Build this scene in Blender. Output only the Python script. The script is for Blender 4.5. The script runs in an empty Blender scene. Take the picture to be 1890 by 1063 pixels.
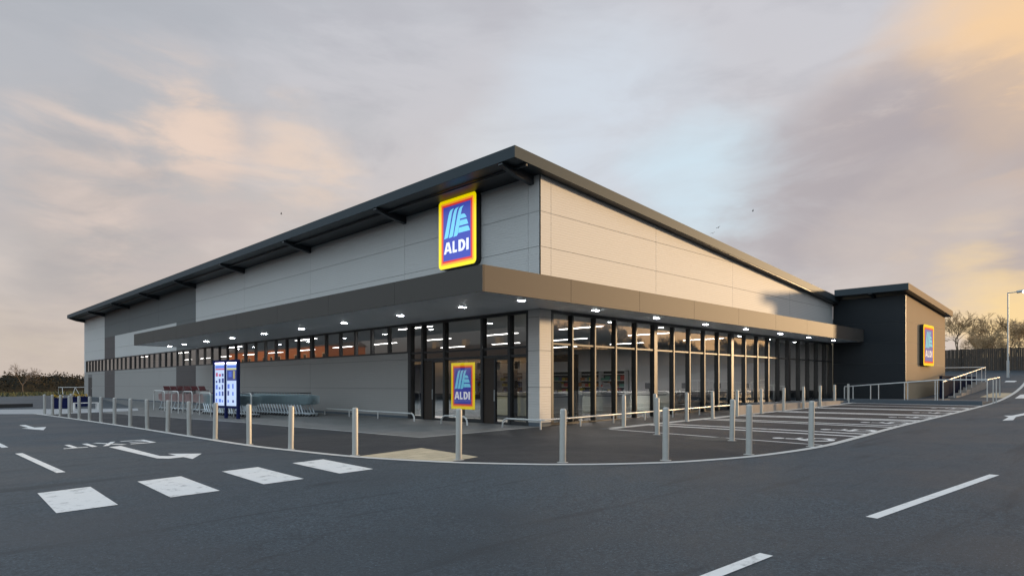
import bpy, bmesh, math, random
from mathutils import Vector, geometry
R = math.radians
scene = bpy.context.scene
COL = scene.collection

# ------------------------------------------------------------------ camera
cam_d = bpy.data.cameras.new("camera")
cam = bpy.data.objects.new("camera", cam_d)
COL.objects.link(cam)
cam.location = (-15.58, -14.78, 1.5)
cam.rotation_euler = (R(90), 0, -R(44.07))
cam_d.sensor_width = 36.0
cam_d.lens = 36.0 * 1195 / 1890
cam_d.shift_y = (709 - 531.5) / 1890
cam_d.clip_start, cam_d.clip_end = 0.1, 3000
scene.camera = cam

# ------------------------------------------------------------------ exposure
vs = scene.view_settings
scene.display_settings.display_device = 'sRGB'
vs.view_transform, vs.look, vs.gamma, vs.use_curve_mapping = 'Standard', 'None', 1.0, False
vs.exposure = 1.0
scene.cycles.use_denoising = True
scene.cycles.max_bounces = 8
scene.cycles.transparent_max_bounces = 12
scene.cycles.glossy_bounces = 4
scene.cycles.caustics_reflective = False
scene.cycles.sample_clamp_indirect = 4.0

# ------------------------------------------------------------------ sun
SUN_EL = 6.0
_h = Vector((0.90, -0.43, 0)).normalized()
TO_SUN = Vector((_h.x * math.cos(R(SUN_EL)), _h.y * math.cos(R(SUN_EL)), math.sin(R(SUN_EL))))
sun_d = bpy.data.lights.new("sun", 'SUN')
sun_d.energy = 3.1
sun_d.angle = R(3.5)
sun_d.color = (1.0, 0.68, 0.37)
sun = bpy.data.objects.new("sun", sun_d)
COL.objects.link(sun)
sun.rotation_euler = (-TO_SUN).to_track_quat('-Z', 'Y').to_euler()

# ------------------------------------------------------------------ node helpers
class NT:
    def __init__(s, tree):
        s.t = tree; s.n = tree.nodes; s.l = tree.links
    def new(s, typ, **kw):
        n = s.n.new(typ)
        for k, v in kw.items(): setattr(n, k, v)
        return n
    def put(s, sock, val):
        if isinstance(val, bpy.types.NodeSocket): s.l.new(val, sock)
        elif val is not None: sock.default_value = val
    def math(s, op, a, b=None, c=None, clamp=False):
        n = s.new('ShaderNodeMath', operation=op, use_clamp=clamp)
        s.put(n.inputs[0], a)
        if b is not None: s.put(n.inputs[1], b)
        if c is not None: s.put(n.inputs[2], c)
        return n.outputs[0]
    def vmath(s, op, a, b=None, scale=None):
        n = s.new('ShaderNodeVectorMath', operation=op)
        s.put(n.inputs[0], a)
        if b is not None: s.put(n.inputs[1], b)
        if scale is not None: s.put(n.inputs['Scale'], scale)
        return n.outputs['Value'] if op in ('DOT_PRODUCT', 'LENGTH') else n.outputs[0]
    def mix(s, fac, a, b, typ='MIX'):
        n = s.new('ShaderNodeMix', data_type='RGBA', blend_type=typ)
        s.put(n.inputs[0], fac)
        for i, v in ((6, a), (7, b)):
            if isinstance(v, tuple) and len(v) == 3: v = (*v, 1)
            s.put(n.inputs[i], v)
        return n.outputs[2]
    def noise(s, vec, scale, detail=4, rough=0.55, dist=0.0, color=False):
        n = s.new('ShaderNodeTexNoise')
        if vec is not None: s.l.new(vec, n.inputs['Vector'])
        n.inputs['Scale'].default_value = scale
        n.inputs['Detail'].default_value = detail
        n.inputs['Roughness'].default_value = rough
        n.inputs['Distortion'].default_value = dist
        return n.outputs['Color' if color else 'Fac']
    def ramp(s, v, lo, hi, a=0.0, b=1.0):
        n = s.new('ShaderNodeMapRange', interpolation_type='SMOOTHSTEP')
        s.put(n.inputs['Value'], v)
        for k, x in (('From Min', lo), ('From Max', hi), ('To Min', a), ('To Max', b)):
            n.inputs[k].default_value = x
        return n.outputs['Result']

def lin(r, g, b):
    f = lambda c: (c / 255 / 12.92) if c <= 10 else (((c / 255) + 0.055) / 1.055) ** 2.4
    return (f(r), f(g), f(b))

# ------------------------------------------------------------------ world: dusk sky with soft clouds
world = bpy.data.worlds.new("World"); scene.world = world
world.use_nodes = True
W = NT(world.node_tree); W.n.clear()
SKY_S = 0.10
sky = W.new('ShaderNodeTexSky', sky_type='NISHITA', sun_disc=False)
sky.sun_elevation = R(SUN_EL); sky.sun_rotation = math.atan2(TO_SUN.x, TO_SUN.y)
tc = W.new('ShaderNodeTexCoord')
D = W.vmath('NORMALIZE', tc.outputs['Generated'])
sp = W.new('ShaderNodeSeparateXYZ'); W.l.new(D, sp.inputs[0])
dz = W.math('MAXIMUM', sp.outputs['Z'], 0.0)
den = W.math('ADD', dz, 0.22)
cmb = W.new('ShaderNodeCombineXYZ')
W.put(cmb.inputs[0], W.math('DIVIDE', sp.outputs['X'], den))
W.put(cmb.inputs[1], W.math('DIVIDE', sp.outputs['Y'], den))
P = cmb.outputs[0]
wn = W.noise(P, 1.6, 5, 0.55, 0.2, color=True)
wob = W.vmath('SCALE', W.vmath('SUBTRACT', wn, (0.5, 0.5, 0.5)), scale=0.22)
DW = W.vmath('NORMALIZE', W.vmath('ADD', D, wob))
n_big = W.noise(P, 1.1, 6, 0.6, 0.35)
n_mid = W.noise(P, 3.2, 6, 0.6, 0.5)
FWD, RGT = Vector((.6955, .7185, 0)), Vector((.7185, -.6955, 0))
def pdir(u, v):
    d = FWD + RGT * ((u - 945) / 1195) + Vector((0, 0, 1)) * ((709 - v) / 1195)
    return d.normalized()
def blob(u, v, r0, r1, warp=True):           # soft patch of sky: 1 inside r0 degrees, 0 outside r1 degrees
    d = W.vmath('DOT_PRODUCT', DW if warp else D, tuple(pdir(u, v)))
    return W.ramp(d, math.cos(R(r1)), math.cos(R(r0)))
EXPF = 0.5
def sc(r, g, b, k=1.0):
    c = lin(r, g, b); return tuple(x * EXPF * k for x in c)
el = W.ramp(dz, 0.02, 0.50)
side = W.vmath('DOT_PRODUCT', D, tuple(RGT))
lr = W.ramp(side, -0.55, 0.35)
# banks of cloud drawn out along the horizon
mpn = W.new('ShaderNodeMapping'); mpn.inputs['Scale'].default_value = (1.0, 1.0, 3.2); W.l.new(D, mpn.inputs['Vector'])
B1_ = W.noise(mpn.outputs[0], 3.4, 8, 0.60, 0.4)
B2_ = W.noise(mpn.outputs[0], 6.5, 7, 0.58, 0.35)
t3 = W.ramp(B1_, 0.43, 0.55); t1 = W.ramp(B1_, 0.36, 0.64); t2 = W.ramp(B2_, 0.38, 0.64)
def layer(base, mask, col, k):
    return W.mix(W.math('MULTIPLY', mask, k), base, col)
def tx(m, a=0.35, t=None):                 # break a patch up with cloud texture
    return W.math('MULTIPLY', m, W.math('ADD', W.math('MULTIPLY', t or t1, 1 - a), a))
base = W.mix(lr, W.mix(el, sc(200, 188, 178), sc(182, 186, 194)), W.mix(el, sc(212, 202, 198), sc(203, 203, 210)))
base = layer(base, t1, W.mix(el, sc(214, 200, 192), sc(205, 205, 212)), 0.7)
base = layer(base, W.math('MULTIPLY', t2, W.ramp(B1_, 0.60, 0.40)), W.mix(el, sc(184, 174, 172), sc(186, 186, 194)), 0.6)
# unseen blue sky behind the viewer's left shoulder, brightened to fill the front wall
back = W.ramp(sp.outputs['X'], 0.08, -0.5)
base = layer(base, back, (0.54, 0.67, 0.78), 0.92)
base = W.mix(W.math('MULTIPLY', W.ramp(sp.outputs['X'], 0.02, -0.2), W.ramp(sp.outputs['Z'], 0.20, 0.07)), base, (0.17, 0.155, 0.15))  # its low band darkened to dim the reflections in the front windows
# sunset glow round the sun, outside the frame to the right
sd = W.vmath('DOT_PRODUCT', D, tuple(TO_SUN))
low = W.ramp(sp.outputs['Z'], 0.50, 0.02)
base = W.mix(W.math('MULTIPLY', W.math('MULTIPLY', W.ramp(sd, math.cos(R(37)), math.cos(R(12))), low), 0.92), base, (0.80, 0.46, 0.22))
base = layer(base, blob(40, 120, 2, 17), sc(172, 177, 185), 0.6)
base = layer(base, tx(blob(1120, 275, 2, 13), .6), sc(212, 222, 234), 0.85)
base = layer(base, tx(blob(1330, 335, 1, 8.5), .7), sc(208, 229, 242), 0.95)
base = layer(base, tx(blob(900, 340, 1, 7), .5), sc(218, 224, 230), 0.6)
base = layer(base, tx(blob(345, 285, 0.2, 5.0), .25, t2), sc(248, 216, 190), 0.85)
base = layer(base, tx(blob(560, 325, 0.2, 5.5), .2, t2), sc(236, 213, 195), 0.75)
base = layer(base, tx(blob(280, 380, 2, 12), .1, t2), sc(230, 210, 198), 0.8)
base = layer(base, tx(blob(180, 440, 1, 8), .2), sc(170, 166, 168), 0.75)
base = layer(base, tx(blob(380, 465, 1, 7), .2, t2), sc(184, 178, 180), 0.7)
base = layer(base, tx(blob(1930, 140, 3, 13), .55), sc(246, 208, 164), 0.95)
base = layer(base, tx(blob(1770, 170, 2, 10), .25, t2), sc(232, 208, 190), 0.8)
base = layer(base, blob(2120, 140, 4, 13), sc(250, 204, 142), 0.8)
base = layer(base, tx(blob(1600, 320, 3, 10), .5), sc(180, 174, 179), 0.95)
base = layer(base, tx(blob(1800, 390, 4, 11), .7), sc(178, 168, 171), 0.97)
base = layer(base, tx(blob(1480, 430, 1.5, 9), .4, t2), sc(184, 178, 182), 0.95)
base = layer(base, tx(blob(1900, 120, 2, 9), .5), sc(248, 210, 164), 0.85)
base = layer(base, tx(blob(1690, 380, 4, 12), .0, t3), sc(174, 166, 170), 0.6)
base = layer(base, tx(blob(1700, 490, 2, 8), .5), sc(208, 196, 190), 0.7)
base = layer(base, tx(blob(1870, 600, 1.2, 5.2), .7), sc(252, 218, 158), 0.9)
base = layer(base, tx(blob(1760, 530, .5, 4.5), .2, t2), sc(226, 204, 180), 0.5)
nz = W.mix(1.0, sky.outputs[0], (0.5, 0.5, 0.5), 'MULTIPLY')
nz = W.mix(1.0, nz, (SKY_S, SKY_S, SKY_S), 'MULTIPLY')
base = W.mix(1.0, base, (1.06, 1.05, 1.04), 'MULTIPLY')
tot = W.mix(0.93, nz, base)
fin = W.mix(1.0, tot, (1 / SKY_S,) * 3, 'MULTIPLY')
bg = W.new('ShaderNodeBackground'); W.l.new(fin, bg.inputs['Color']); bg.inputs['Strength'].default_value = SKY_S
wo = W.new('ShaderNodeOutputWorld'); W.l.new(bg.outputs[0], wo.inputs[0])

# ------------------------------------------------------------------ materials
MATS = {}
def mat(name, col=(0.5, 0.5, 0.5), rough=0.6, metal=0.0, spec=0.5, var=0.0, vscale=1.0, bump=0.0, bscale=40.0,
        emis=None, es=0.0, rib=0.0, ribp=0.086, wear=None, wscale=3.0, wlo=0.55, whi=0.7, obj=False, coat=0.0, rvar=0.0):
    m = bpy.data.materials.new(name); m.use_nodes = True
    N = NT(m.node_tree); b = N.n['Principled BSDF']
    if obj: pos = N.new('ShaderNodeTexCoord').outputs['Object']
    else: pos = N.new('ShaderNodeNewGeometry').outputs['Position']
    c = (*col, 1)
    if var:
        f = N.noise(pos, vscale, 5, 0.6)
        c = N.mix(f, tuple(x * (1 - var) for x in col), tuple(min(1, x * (1 + var)) for x in col))
    if wear:
        w = N.ramp(N.noise(pos, wscale, 8, 0.7), wlo, whi)
        c = N.mix(w, c, wear)
    N.put(b.inputs['Base Color'], c)
    if rvar:
        N.put(b.inputs['Roughness'], N.ramp(N.noise(pos, vscale * 1.7, 4), 0.3, 0.7, rough - rvar, rough + rvar))
    else: b.inputs['Roughness'].default_value = rough
    b.inputs['Metallic'].default_value = metal
    b.inputs['Specular IOR Level'].default_value = spec
    if coat: b.inputs['Coat Weight'].default_value = coat
    if emis:
        b.inputs['Emission Color'].default_value = (*emis, 1); b.inputs['Emission Strength'].default_value = es
    h = None
    if bump: h = N.math('MULTIPLY', N.noise(pos, bscale, 3, 0.6), bump)
    if rib:
        s = N.new('ShaderNodeSeparateXYZ'); N.l.new(pos, s.inputs[0])
        fr = N.math('FRACT', N.math('DIVIDE', s.outputs['Z'], ribp))
        r = N.math('MULTIPLY', N.ramp(N.math('ABSOLUTE', N.math('SUBTRACT', fr, 0.5)), 0.30, 0.48), rib)
        h = r if h is None else N.math('ADD', h, r)
    if h is not None:
        bp = N.new('ShaderNodeBump'); bp.inputs['Distance'].default_value = 0.02; bp.inputs['Strength'].default_value = 1.0
        N.l.new(h, bp.inputs['Height']); N.l.new(bp.outputs[0], b.inputs['Normal'])
    MATS[name] = m; return m

def asphalt(name, c0, c1, rough, streak=0.0):
    m = bpy.data.materials.new(name); m.use_nodes = True
    N = NT(m.node_tree); b = N.n['Principled BSDF']
    pos = N.new('ShaderNodeNewGeometry').outputs['Position']
    n1 = N.noise(pos, 0.35, 6, 0.6, 0.6)
    n2 = N.noise(pos, 24, 5, 0.8)
    n4 = N.noise(pos, 5.0, 5, 0.7)
    n3 = N.noise(pos, 48, 3, 0.75)
    c = N.mix(N.ramp(n1, 0.3, 0.7), c0, c1)
    c = N.mix(N.ramp(n2, 0.35, 0.70), tuple(x * 0.55 for x in c0), c)
    c = N.mix(N.math('MULTIPLY', N.ramp(n4, 0.45, 0.70), 0.45), c, tuple(x * 0.68 for x in c0))
    c = N.mix(N.math('MULTIPLY', N.ramp(n3, 0.60, 0.74), 0.7), c, tuple(x * 2.6 for x in c1))
    # long soft tyre streaks running along the lane round the corner
    mp = N.new('ShaderNodeMapping'); mp.inputs['Scale'].default_value = (0.10, 1.1, 1); N.l.new(pos, mp.inputs['Vector'])
    st = N.noise(mp.outputs[0], 1.4, 6, 0.6, 1.2)
    c = N.mix(N.math('MULTIPLY', N.ramp(st, 0.55, 0.68), streak), c, tuple(x * 0.55 for x in c0))
    vo = N.new('ShaderNodeTexVoronoi', feature='DISTANCE_TO_EDGE'); vo.inputs['Scale'].default_value = 0.33
    N.l.new(N.vmath('ADD', pos, N.vmath('SCALE', N.noise(pos, 1.3, 6, 0.7, color=True), scale=0.9)), vo.inputs['Vector'])
    cr = N.math('MULTIPLY', N.ramp(vo.outputs['Distance'], 0.012, 0.0), N.ramp(N.noise(pos, 0.2, 2), 0.5, 0.62))
    c = N.mix(N.math('MULTIPLY', cr, 0.55 if streak else 0.0), c, tuple(x * 0.35 for x in c0))
    N.put(b.inputs['Base Color'], c)
    N.put(b.inputs['Roughness'], N.ramp(n1, 0.3, 0.7, rough - 0.08, rough + 0.08))
    b.inputs['Specular IOR Level'].default_value = 0.35
    bp = N.new('ShaderNodeBump'); bp.inputs['Distance'].default_value = 0.012; bp.inputs['Strength'].default_value = 0.55
    N.l.new(N.math('ADD', N.math('MULTIPLY', n2, 0.5), N.math('MULTIPLY', n3, 0.35)), bp.inputs['Height']); N.l.new(bp.outputs[0], b.inputs['Normal'])
    MATS[name] = m; return m

def glass(name, tint, refl, rcol=(1, 1, 1)):
    m = bpy.data.materials.new(name); m.use_nodes = True
    N = NT(m.node_tree); N.n.clear()
    t = N.new('ShaderNodeBsdfTransparent'); t.inputs[0].default_value = (*tint, 1)
    g = N.new('ShaderNodeBsdfGlossy'); g.inputs['Color'].default_value = (*rcol, 1); g.inputs['Roughness'].default_value = 0.0
    lw = N.new('ShaderNodeFresnel'); lw.inputs['IOR'].default_value = 1.5
    f = N.math('ADD', N.math('MULTIPLY', lw.outputs[0], 1.3), refl, clamp=True)
    x = N.new('ShaderNodeMixShader'); N.put(x.inputs[0], f); N.l.new(t.outputs[0], x.inputs[1]); N.l.new(g.outputs[0], x.inputs[2])
    o = N.new('ShaderNodeOutputMaterial'); N.l.new(x.outputs[0], o.inputs[0])
    MATS[name] = m; return m

asphalt('asphalt', (0.039, 0.056, 0.071), (0.084, 0.112, 0.135), 0.62, 0.9)
asphalt('forecourt', (0.022, 0.026, 0.032), (0.034, 0.039, 0.046), 0.68)
asphalt('bay_asphalt', (0.040, 0.041, 0.047), (0.055, 0.056, 0.062), 0.7)
asphalt('patch', (0.085, 0.083, 0.078), (0.14, 0.135, 0.125), 0.8)
mat('paint', (0.74, 0.75, 0.74), 0.6, var=0.06, vscale=5, wear=(0.12, 0.125, 0.13), wscale=5, wlo=0.52, whi=0.78, bump=0.15, bscale=60)
mat('kerb', (0.54, 0.54, 0.52), 0.8, var=0.15, vscale=6, bump=0.2, bscale=50)
mat('paving', (0.150, 0.152, 0.148), 0.7, var=0.22, vscale=1.4, bump=0.15, bscale=60)
mat('cream', (0.52, 0.44, 0.30), 0.85, var=0.12, vscale=9, bump=0.4, bscale=30)
mat('path', (0.36, 0.37, 0.38), 0.85, var=0.15, vscale=2, bump=0.1)
mat('clad', (0.52, 0.51, 0.49), 0.62, spec=0.16, var=0.03, vscale=0.6, rib=0.2)
mat('clad_shaded', (0.31, 0.30, 0.285), 0.62, spec=0.16, var=0.03, vscale=0.6, rib=0.2)  # light cladding, with the low wall's shade put into its colour
mat('clad_dark', (0.125, 0.130, 0.128), 0.62, spec=0.16, var=0.04, vscale=0.6, rib=0.2)
mat('clad_brown', (0.092, 0.080, 0.078), 0.62, spec=0.16, var=0.04, vscale=0.6, rib=0.2)
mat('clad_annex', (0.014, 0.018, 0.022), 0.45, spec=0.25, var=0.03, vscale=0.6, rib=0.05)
mat('clad_annex_sunlit', (0.36, 0.285, 0.20), 0.9, spec=0.0, var=0.03, vscale=0.6, rib=0.05)  # same dark annex cladding, recoloured golden for the sunlight on its front
mat('joint', (0.14, 0.14, 0.14), 0.7)
mat('trim', (0.044, 0.056, 0.064), 0.6, metal=0.15, spec=0.12)
mat('soffit_dark', (0.020, 0.026, 0.032), 0.45)
mat('fascia', (0.080, 0.073, 0.066), 0.62, metal=0.22, spec=0.12)
mat('soffit', (0.86, 0.87, 0.88), 0.45, spec=0.25, var=0.03, vscale=0.8, rvar=0.05)
mat('frame', (0.020, 0.021, 0.022), 0.5, spec=0.35)
mat('door_brown', (0.040, 0.029, 0.022), 0.6, spec=0.2)
mat('roofing', (0.20, 0.21, 0.22), 0.5)
mat('interior_wall', (0.62, 0.62, 0.62), 0.8)
mat('ceiling', (0.24, 0.24, 0.24), 0.9)
mat('tile_floor', (0.42, 0.41, 0.38), 0.35, var=0.08, vscale=2)
mat('lamp', (0.9, 0.9, 0.9), 0.5, emis=(1.0, 0.97, 0.92), es=9.0)
mat('downlight', (0.9, 0.9, 0.9), 0.4, emis=(0.92, 0.96, 1.0), es=46.0)
mat('street_light', (0.9, 0.9, 0.9), 0.4, emis=(0.86, 0.74, 1.0), es=6.0)
mat('steel', (0.40, 0.42, 0.42), 0.5, metal=0.4, var=0.10, vscale=14, bump=0.05, bscale=80, obj=True)
mat('bollard', (0.40, 0.40, 0.375), 0.5, metal=0.15, var=0.13, vscale=9, bump=0.10, bscale=70, obj=True, wear=(0.26, 0.25, 0.22), wscale=4, wlo=0.62, whi=0.78)
mat('rail', (0.60, 0.61, 0.60), 0.38, metal=0.5, var=0.06, vscale=8)
mat('wire', (0.27, 0.35, 0.37), 0.4, metal=0.6)
mat('leg_metal', (0.74, 0.80, 0.84), 0.35, metal=0.35)
mat('rubber', (0.02, 0.02, 0.02), 0.7)
mat('red_grip', (0.075, 0.014, 0.016), 0.45)
mat('pink_wire', (0.40, 0.27, 0.26), 0.4, metal=0.6)
mat('white_plastic', (0.72, 0.72, 0.70), 0.45)
mat('counter', (0.72, 0.75, 0.69), 0.4, var=0.03, vscale=2)
mat('counter_top', (0.62, 0.62, 0.60), 0.3)
mat('dark_plastic', (0.03, 0.03, 0.032), 0.45)
mat('bench_dark', (0.045, 0.035, 0.032), 0.5)
mat('concrete', (0.30, 0.265, 0.235), 0.85, var=0.14, vscale=3, bump=0.25, bscale=40)
mat('dark_concrete', (0.075, 0.095, 0.115), 0.7, var=0.12, vscale=3, bump=0.2, bscale=30)
mat('fence_wood', (0.042, 0.034, 0.027), 0.85, var=0.35, vscale=3, bump=0.3, bscale=12)
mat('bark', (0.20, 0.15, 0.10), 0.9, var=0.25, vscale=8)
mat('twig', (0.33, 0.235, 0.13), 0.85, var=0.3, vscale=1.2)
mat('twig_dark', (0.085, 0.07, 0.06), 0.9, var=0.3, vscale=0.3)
mat('wood_far', (0.030, 0.028, 0.022), 0.95, spec=0.0, var=0.2, vscale=0.12)
mat('grass', (0.046, 0.056, 0.028), 0.95, var=0.4, vscale=0.6)
mat('brick', (0.38, 0.155, 0.085), 0.85, var=0.2, vscale=4)
mat('render_wall', (0.38, 0.34, 0.30), 0.85, var=0.1, vscale=2)
mat('slate', (0.10, 0.09, 0.09), 0.7, var=0.2, vscale=2)
mat('navy', (0.018, 0.024, 0.085), 0.8, spec=0.02)
mat('navy_dark', (0.012, 0.016, 0.034), 0.85, spec=0.02)
mat('flower', (0.60, 0.38, 0.04), 0.8)
mat('bird', (0.10, 0.09, 0.09), 0.8)
for nm_, c_ in (('y', (1.0, 0.80, 0.0)), ('o', (1.0, 0.36, 0.03)), ('r', (0.72, 0.035, 0.035)), ('b', (0.045, 0.065, 0.42)), ('c', (0.20, 0.66, 0.90)), ('w', (0.88, 0.90, 0.95))):
    mat('sign_' + nm_, c_, 0.3, emis=c_, es=0.36)
    mat('day_' + nm_, tuple(0.75 * x + (0.10 if nm_ == 'b' else 0.0) for x in c_), 0.8, spec=0.04, emis=c_, es=0.07)  # annex sign: sunlight wash put into the colours, faint glow added
    mat('print_' + nm_, tuple(0.85 * x for x in c_), 0.3, emis=c_, es=0.42)  # poster print given a glow of its own to stay vivid behind glass
mat('ad_paper', (0.55, 0.62, 0.75), 0.4, emis=(0.55, 0.66, 0.92), es=0.30)
mat('ad_blue', (0.10, 0.16, 0.45), 0.4, emis=(0.10, 0.2, 0.75), es=0.35)
mat('ad_red', (0.45, 0.08, 0.16), 0.4, emis=(0.6, 0.1, 0.25), es=0.25)
mat('ad_ink', (0.05, 0.07, 0.25), 0.4, emis=(0.05, 0.07, 0.3), es=0.2)
mat('ad_yellow', (0.6, 0.55, 0.15), 0.4, emis=(0.7, 0.6, 0.15), es=0.25)
mat('ad_lamp', (0.9, 0.9, 1.0), 0.4, emis=(0.72, 0.62, 1.0), es=4.0)
for i_, c_ in enumerate(((0.30, 0.05, 0.04), (0.35, 0.28, 0.03), (0.05, 0.16, 0.12), (0.07, 0.08, 0.16), (0.28, 0.24, 0.2), (0.25, 0.10, 0.03))):
    mat('goods%d' % i_, c_, 0.5)
glass('glass', (0.68, 0.68, 0.69), 0.11)
glass('glass_clear', (0.62, 0.62, 0.62), 0.05)

def slabs(name, size):
    m = MATS[name]; N = NT(m.node_tree); b = N.n['Principled BSDF']
    bt = N.new('ShaderNodeTexBrick'); bt.offset = 0.5; bt.inputs['Scale'].default_value = 1.0
    bt.inputs['Brick Width'].default_value = size; bt.inputs['Row Height'].default_value = size; bt.inputs['Mortar Size'].default_value = 0.012; bt.inputs['Mortar Smooth'].default_value = 0.4
    bt.inputs['Color1'].default_value = (1, 1, 1, 1); bt.inputs['Color2'].default_value = (0.86, 0.86, 0.86, 1); bt.inputs['Mortar'].default_value = (0.5, 0.5, 0.5, 1)
    N.l.new(N.new('ShaderNodeNewGeometry').outputs['Position'], bt.inputs['Vector'])
    src = b.inputs['Base Color'].links[0].from_socket
    N.put(b.inputs['Base Color'], N.mix(1.0, src, bt.outputs['Color'], 'MULTIPLY'))
slabs('cream', 0.4); slabs('paving', 0.6)

# ------------------------------------------------------------------ mesh helpers
class MB:
    def __init__(s): s.V = []; s.F = []; s.M = []; s.mats = []
    def mi(s, m):
        m = MATS[m] if isinstance(m, str) else m
        if m not in s.mats: s.mats.append(m)
        return s.mats.index(m)
    def face(s, pts, m):
        i = len(s.V); s.V += [tuple(p) for p in pts]; s.F.append(tuple(range(i, i + len(pts)))); s.M.append(s.mi(m))
    def box(s, x0, x1, y0, y1, z0, z1, m):
        x0, x1 = min(x0, x1), max(x0, x1); y0, y1 = min(y0, y1), max(y0, y1); z0, z1 = min(z0, z1), max(z0, z1)
        i = len(s.V); k = s.mi(m)
        s.V += [(x0, y0, z0), (x1, y0, z0), (x1, y1, z0), (x0, y1, z0), (x0, y0, z1), (x1, y0, z1), (x1, y1, z1), (x0, y1, z1)]
        for f in ((0, 3, 2, 1), (4, 5, 6, 7), (0, 1, 5, 4), (1, 2, 6, 5), (2, 3, 7, 6), (3, 0, 4, 7)):
            s.F.append(tuple(i + a for a in f)); s.M.append(k)
    def prism(s, poly, ext, m):                 # poly: 3D planar loop, ext: extrusion vector
        n = len(poly); i = len(s.V); k = s.mi(m); e = Vector(ext)
        s.V += [tuple(p) for p in poly] + [tuple(Vector(p) + e) for p in poly]
        nrm = geometry.normal([Vector(p) for p in poly])
        fl = nrm.dot(e) > 0
        a, b = tuple(range(i, i + n)), tuple(range(i + n, i + 2 * n))
        s.F.append(a[::-1] if fl else a); s.M.append(k)
        s.F.append(b if fl else b[::-1]); s.M.append(k)
        for j in range(n):
            q = (i + j, i + (j + 1) % n, i + n + (j + 1) % n, i + n + j)
            s.F.append(q if fl else q[::-1]); s.M.append(k)
    def tube(s, pts, r, m, n=8, cap=True, r1=None):
        pts = [Vector(p) for p in pts]; k = s.mi(m); L = len(pts); rings = []
        up = Vector((0, 0, 1))
        for j, p in enumerate(pts):
            t = (pts[min(j + 1, L - 1)] - pts[max(j - 1, 0)]).normalized()
            a = t.cross(up)
            if a.length < 0.05: a = t.cross(Vector((1, 0, 0)))
            a.normalize(); b = a.cross(t)
            rr = r if r1 is None else r + (r1 - r) * j / max(1, L - 1)
            i = len(s.V)
            s.V += [tuple(p + (a * math.cos(2 * math.pi * q / n) + b * math.sin(2 * math.pi * q / n)) * rr) for q in range(n)]
            rings.append(i)
        for j in range(L - 1):
            for q in range(n):
                s.F.append((rings[j] + q, rings[j] + (q + 1) % n, rings[j + 1] + (q + 1) % n, rings[j + 1] + q)); s.M.append(k)
        if cap:
            s.F.append(tuple(rings[0] + q for q in range(n))[::-1]); s.M.append(k)
            s.F.append(tuple(rings[-1] + q for q in range(n))); s.M.append(k)
    def lathe(s, prof, m, n=20, c=(0, 0, 0)):
        k = s.mi(m); rings = []
        for r, z in prof:
            rings.append(len(s.V))
            s.V += [(c[0] + r * math.cos(2 * math.pi * q / n), c[1] + r * math.sin(2 * math.pi * q / n), c[2] + z) for q in range(n)]
        for j in range(len(prof) - 1):
            for q in range(n):
                s.F.append((rings[j] + q, rings[j] + (q + 1) % n, rings[j + 1] + (q + 1) % n, rings[j + 1] + q)); s.M.append(k)
        s.F.append(tuple(rings[-1] + q for q in range(n))); s.M.append(k)
    def tess(s, loops, f, m):                   # flat polygon with holes; f maps 2D -> 3D
        lp = [[Vector((a, b, 0)) for a, b in l] for l in loops]
        flat = [p for l in loops for p in l]
        for t in geometry.tessellate_polygon(lp):
            s.face([f(*flat[i]) for i in t], m)
    def build(s, name, parent=None, smooth=False, recalc=False):
        me = bpy.data.meshes.new(name); me.from_pydata(s.V, [], s.F)
        for m in s.mats: me.materials.append(m)
        me.polygons.foreach_set('material_index', s.M)
        if recalc:
            bm = bmesh.new(); bm.from_mesh(me); bmesh.ops.recalc_face_normals(bm, faces=bm.faces); bm.to_mesh(me); bm.free()
        if smooth:
            me.polygons.foreach_set('use_smooth', [True] * len(me.polygons))
            me.set_sharp_from_angle(angle=R(40))
        me.update()
        o = bpy.data.objects.new(name, me); COL.objects.link(o)
        if parent: o.parent = parent
        return o

def tag(o, label=None, cat=None, group=None, kind=None):
    if label: o['label'] = label
    if cat: o['category'] = cat
    if group: o['group'] = group
    if kind: o['kind'] = kind
    return o
def thing(name, label, cat, loc=(0, 0, 0), rz=0.0, group=None):
    o = bpy.data.objects.new(name, None); COL.objects.link(o)
    o.empty_display_size = 0.2; o.location = loc; o.rotation_euler = (0, 0, rz)
    return tag(o, label, cat, group)
def dup(root, loc, rz=None, label=None, group=None, scale=None):
    r = root.copy(); COL.objects.link(r); r.location = loc
    if rz is not None: r.rotation_euler = (0, 0, rz)
    if scale: r.scale = (scale,) * 3
    if label: r['label'] = label
    if group: r['group'] = group
    for ch in list(root.children):
        c = ch.copy(); COL.objects.link(c); c.parent = r
        for g in list(ch.children):
            d = g.copy(); COL.objects.link(d); d.parent = c
    return r
ORD = 'first second third fourth fifth sixth seventh eighth ninth tenth eleventh twelfth thirteenth fourteenth fifteenth sixteenth seventeenth eighteenth nineteenth twentieth twenty-first twenty-second twenty-third twenty-fourth twenty-fifth twenty-sixth'.split()

# ------------------------------------------------------------------ terrain
def gz(x):
    x = max(-14.0, min(x, 75.0))
    if x < 22: return 0.09 + 0.017 * x
    t = x - 22
    a = 0.464
    if t <= 20: return a + 0.017 * t + 0.002 * t * t
    return a + 0.34 + 0.8 + (t - 20) * 0.090
XB = [-14.0] + [22.0 + i for i in range(0, 54)]

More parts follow.
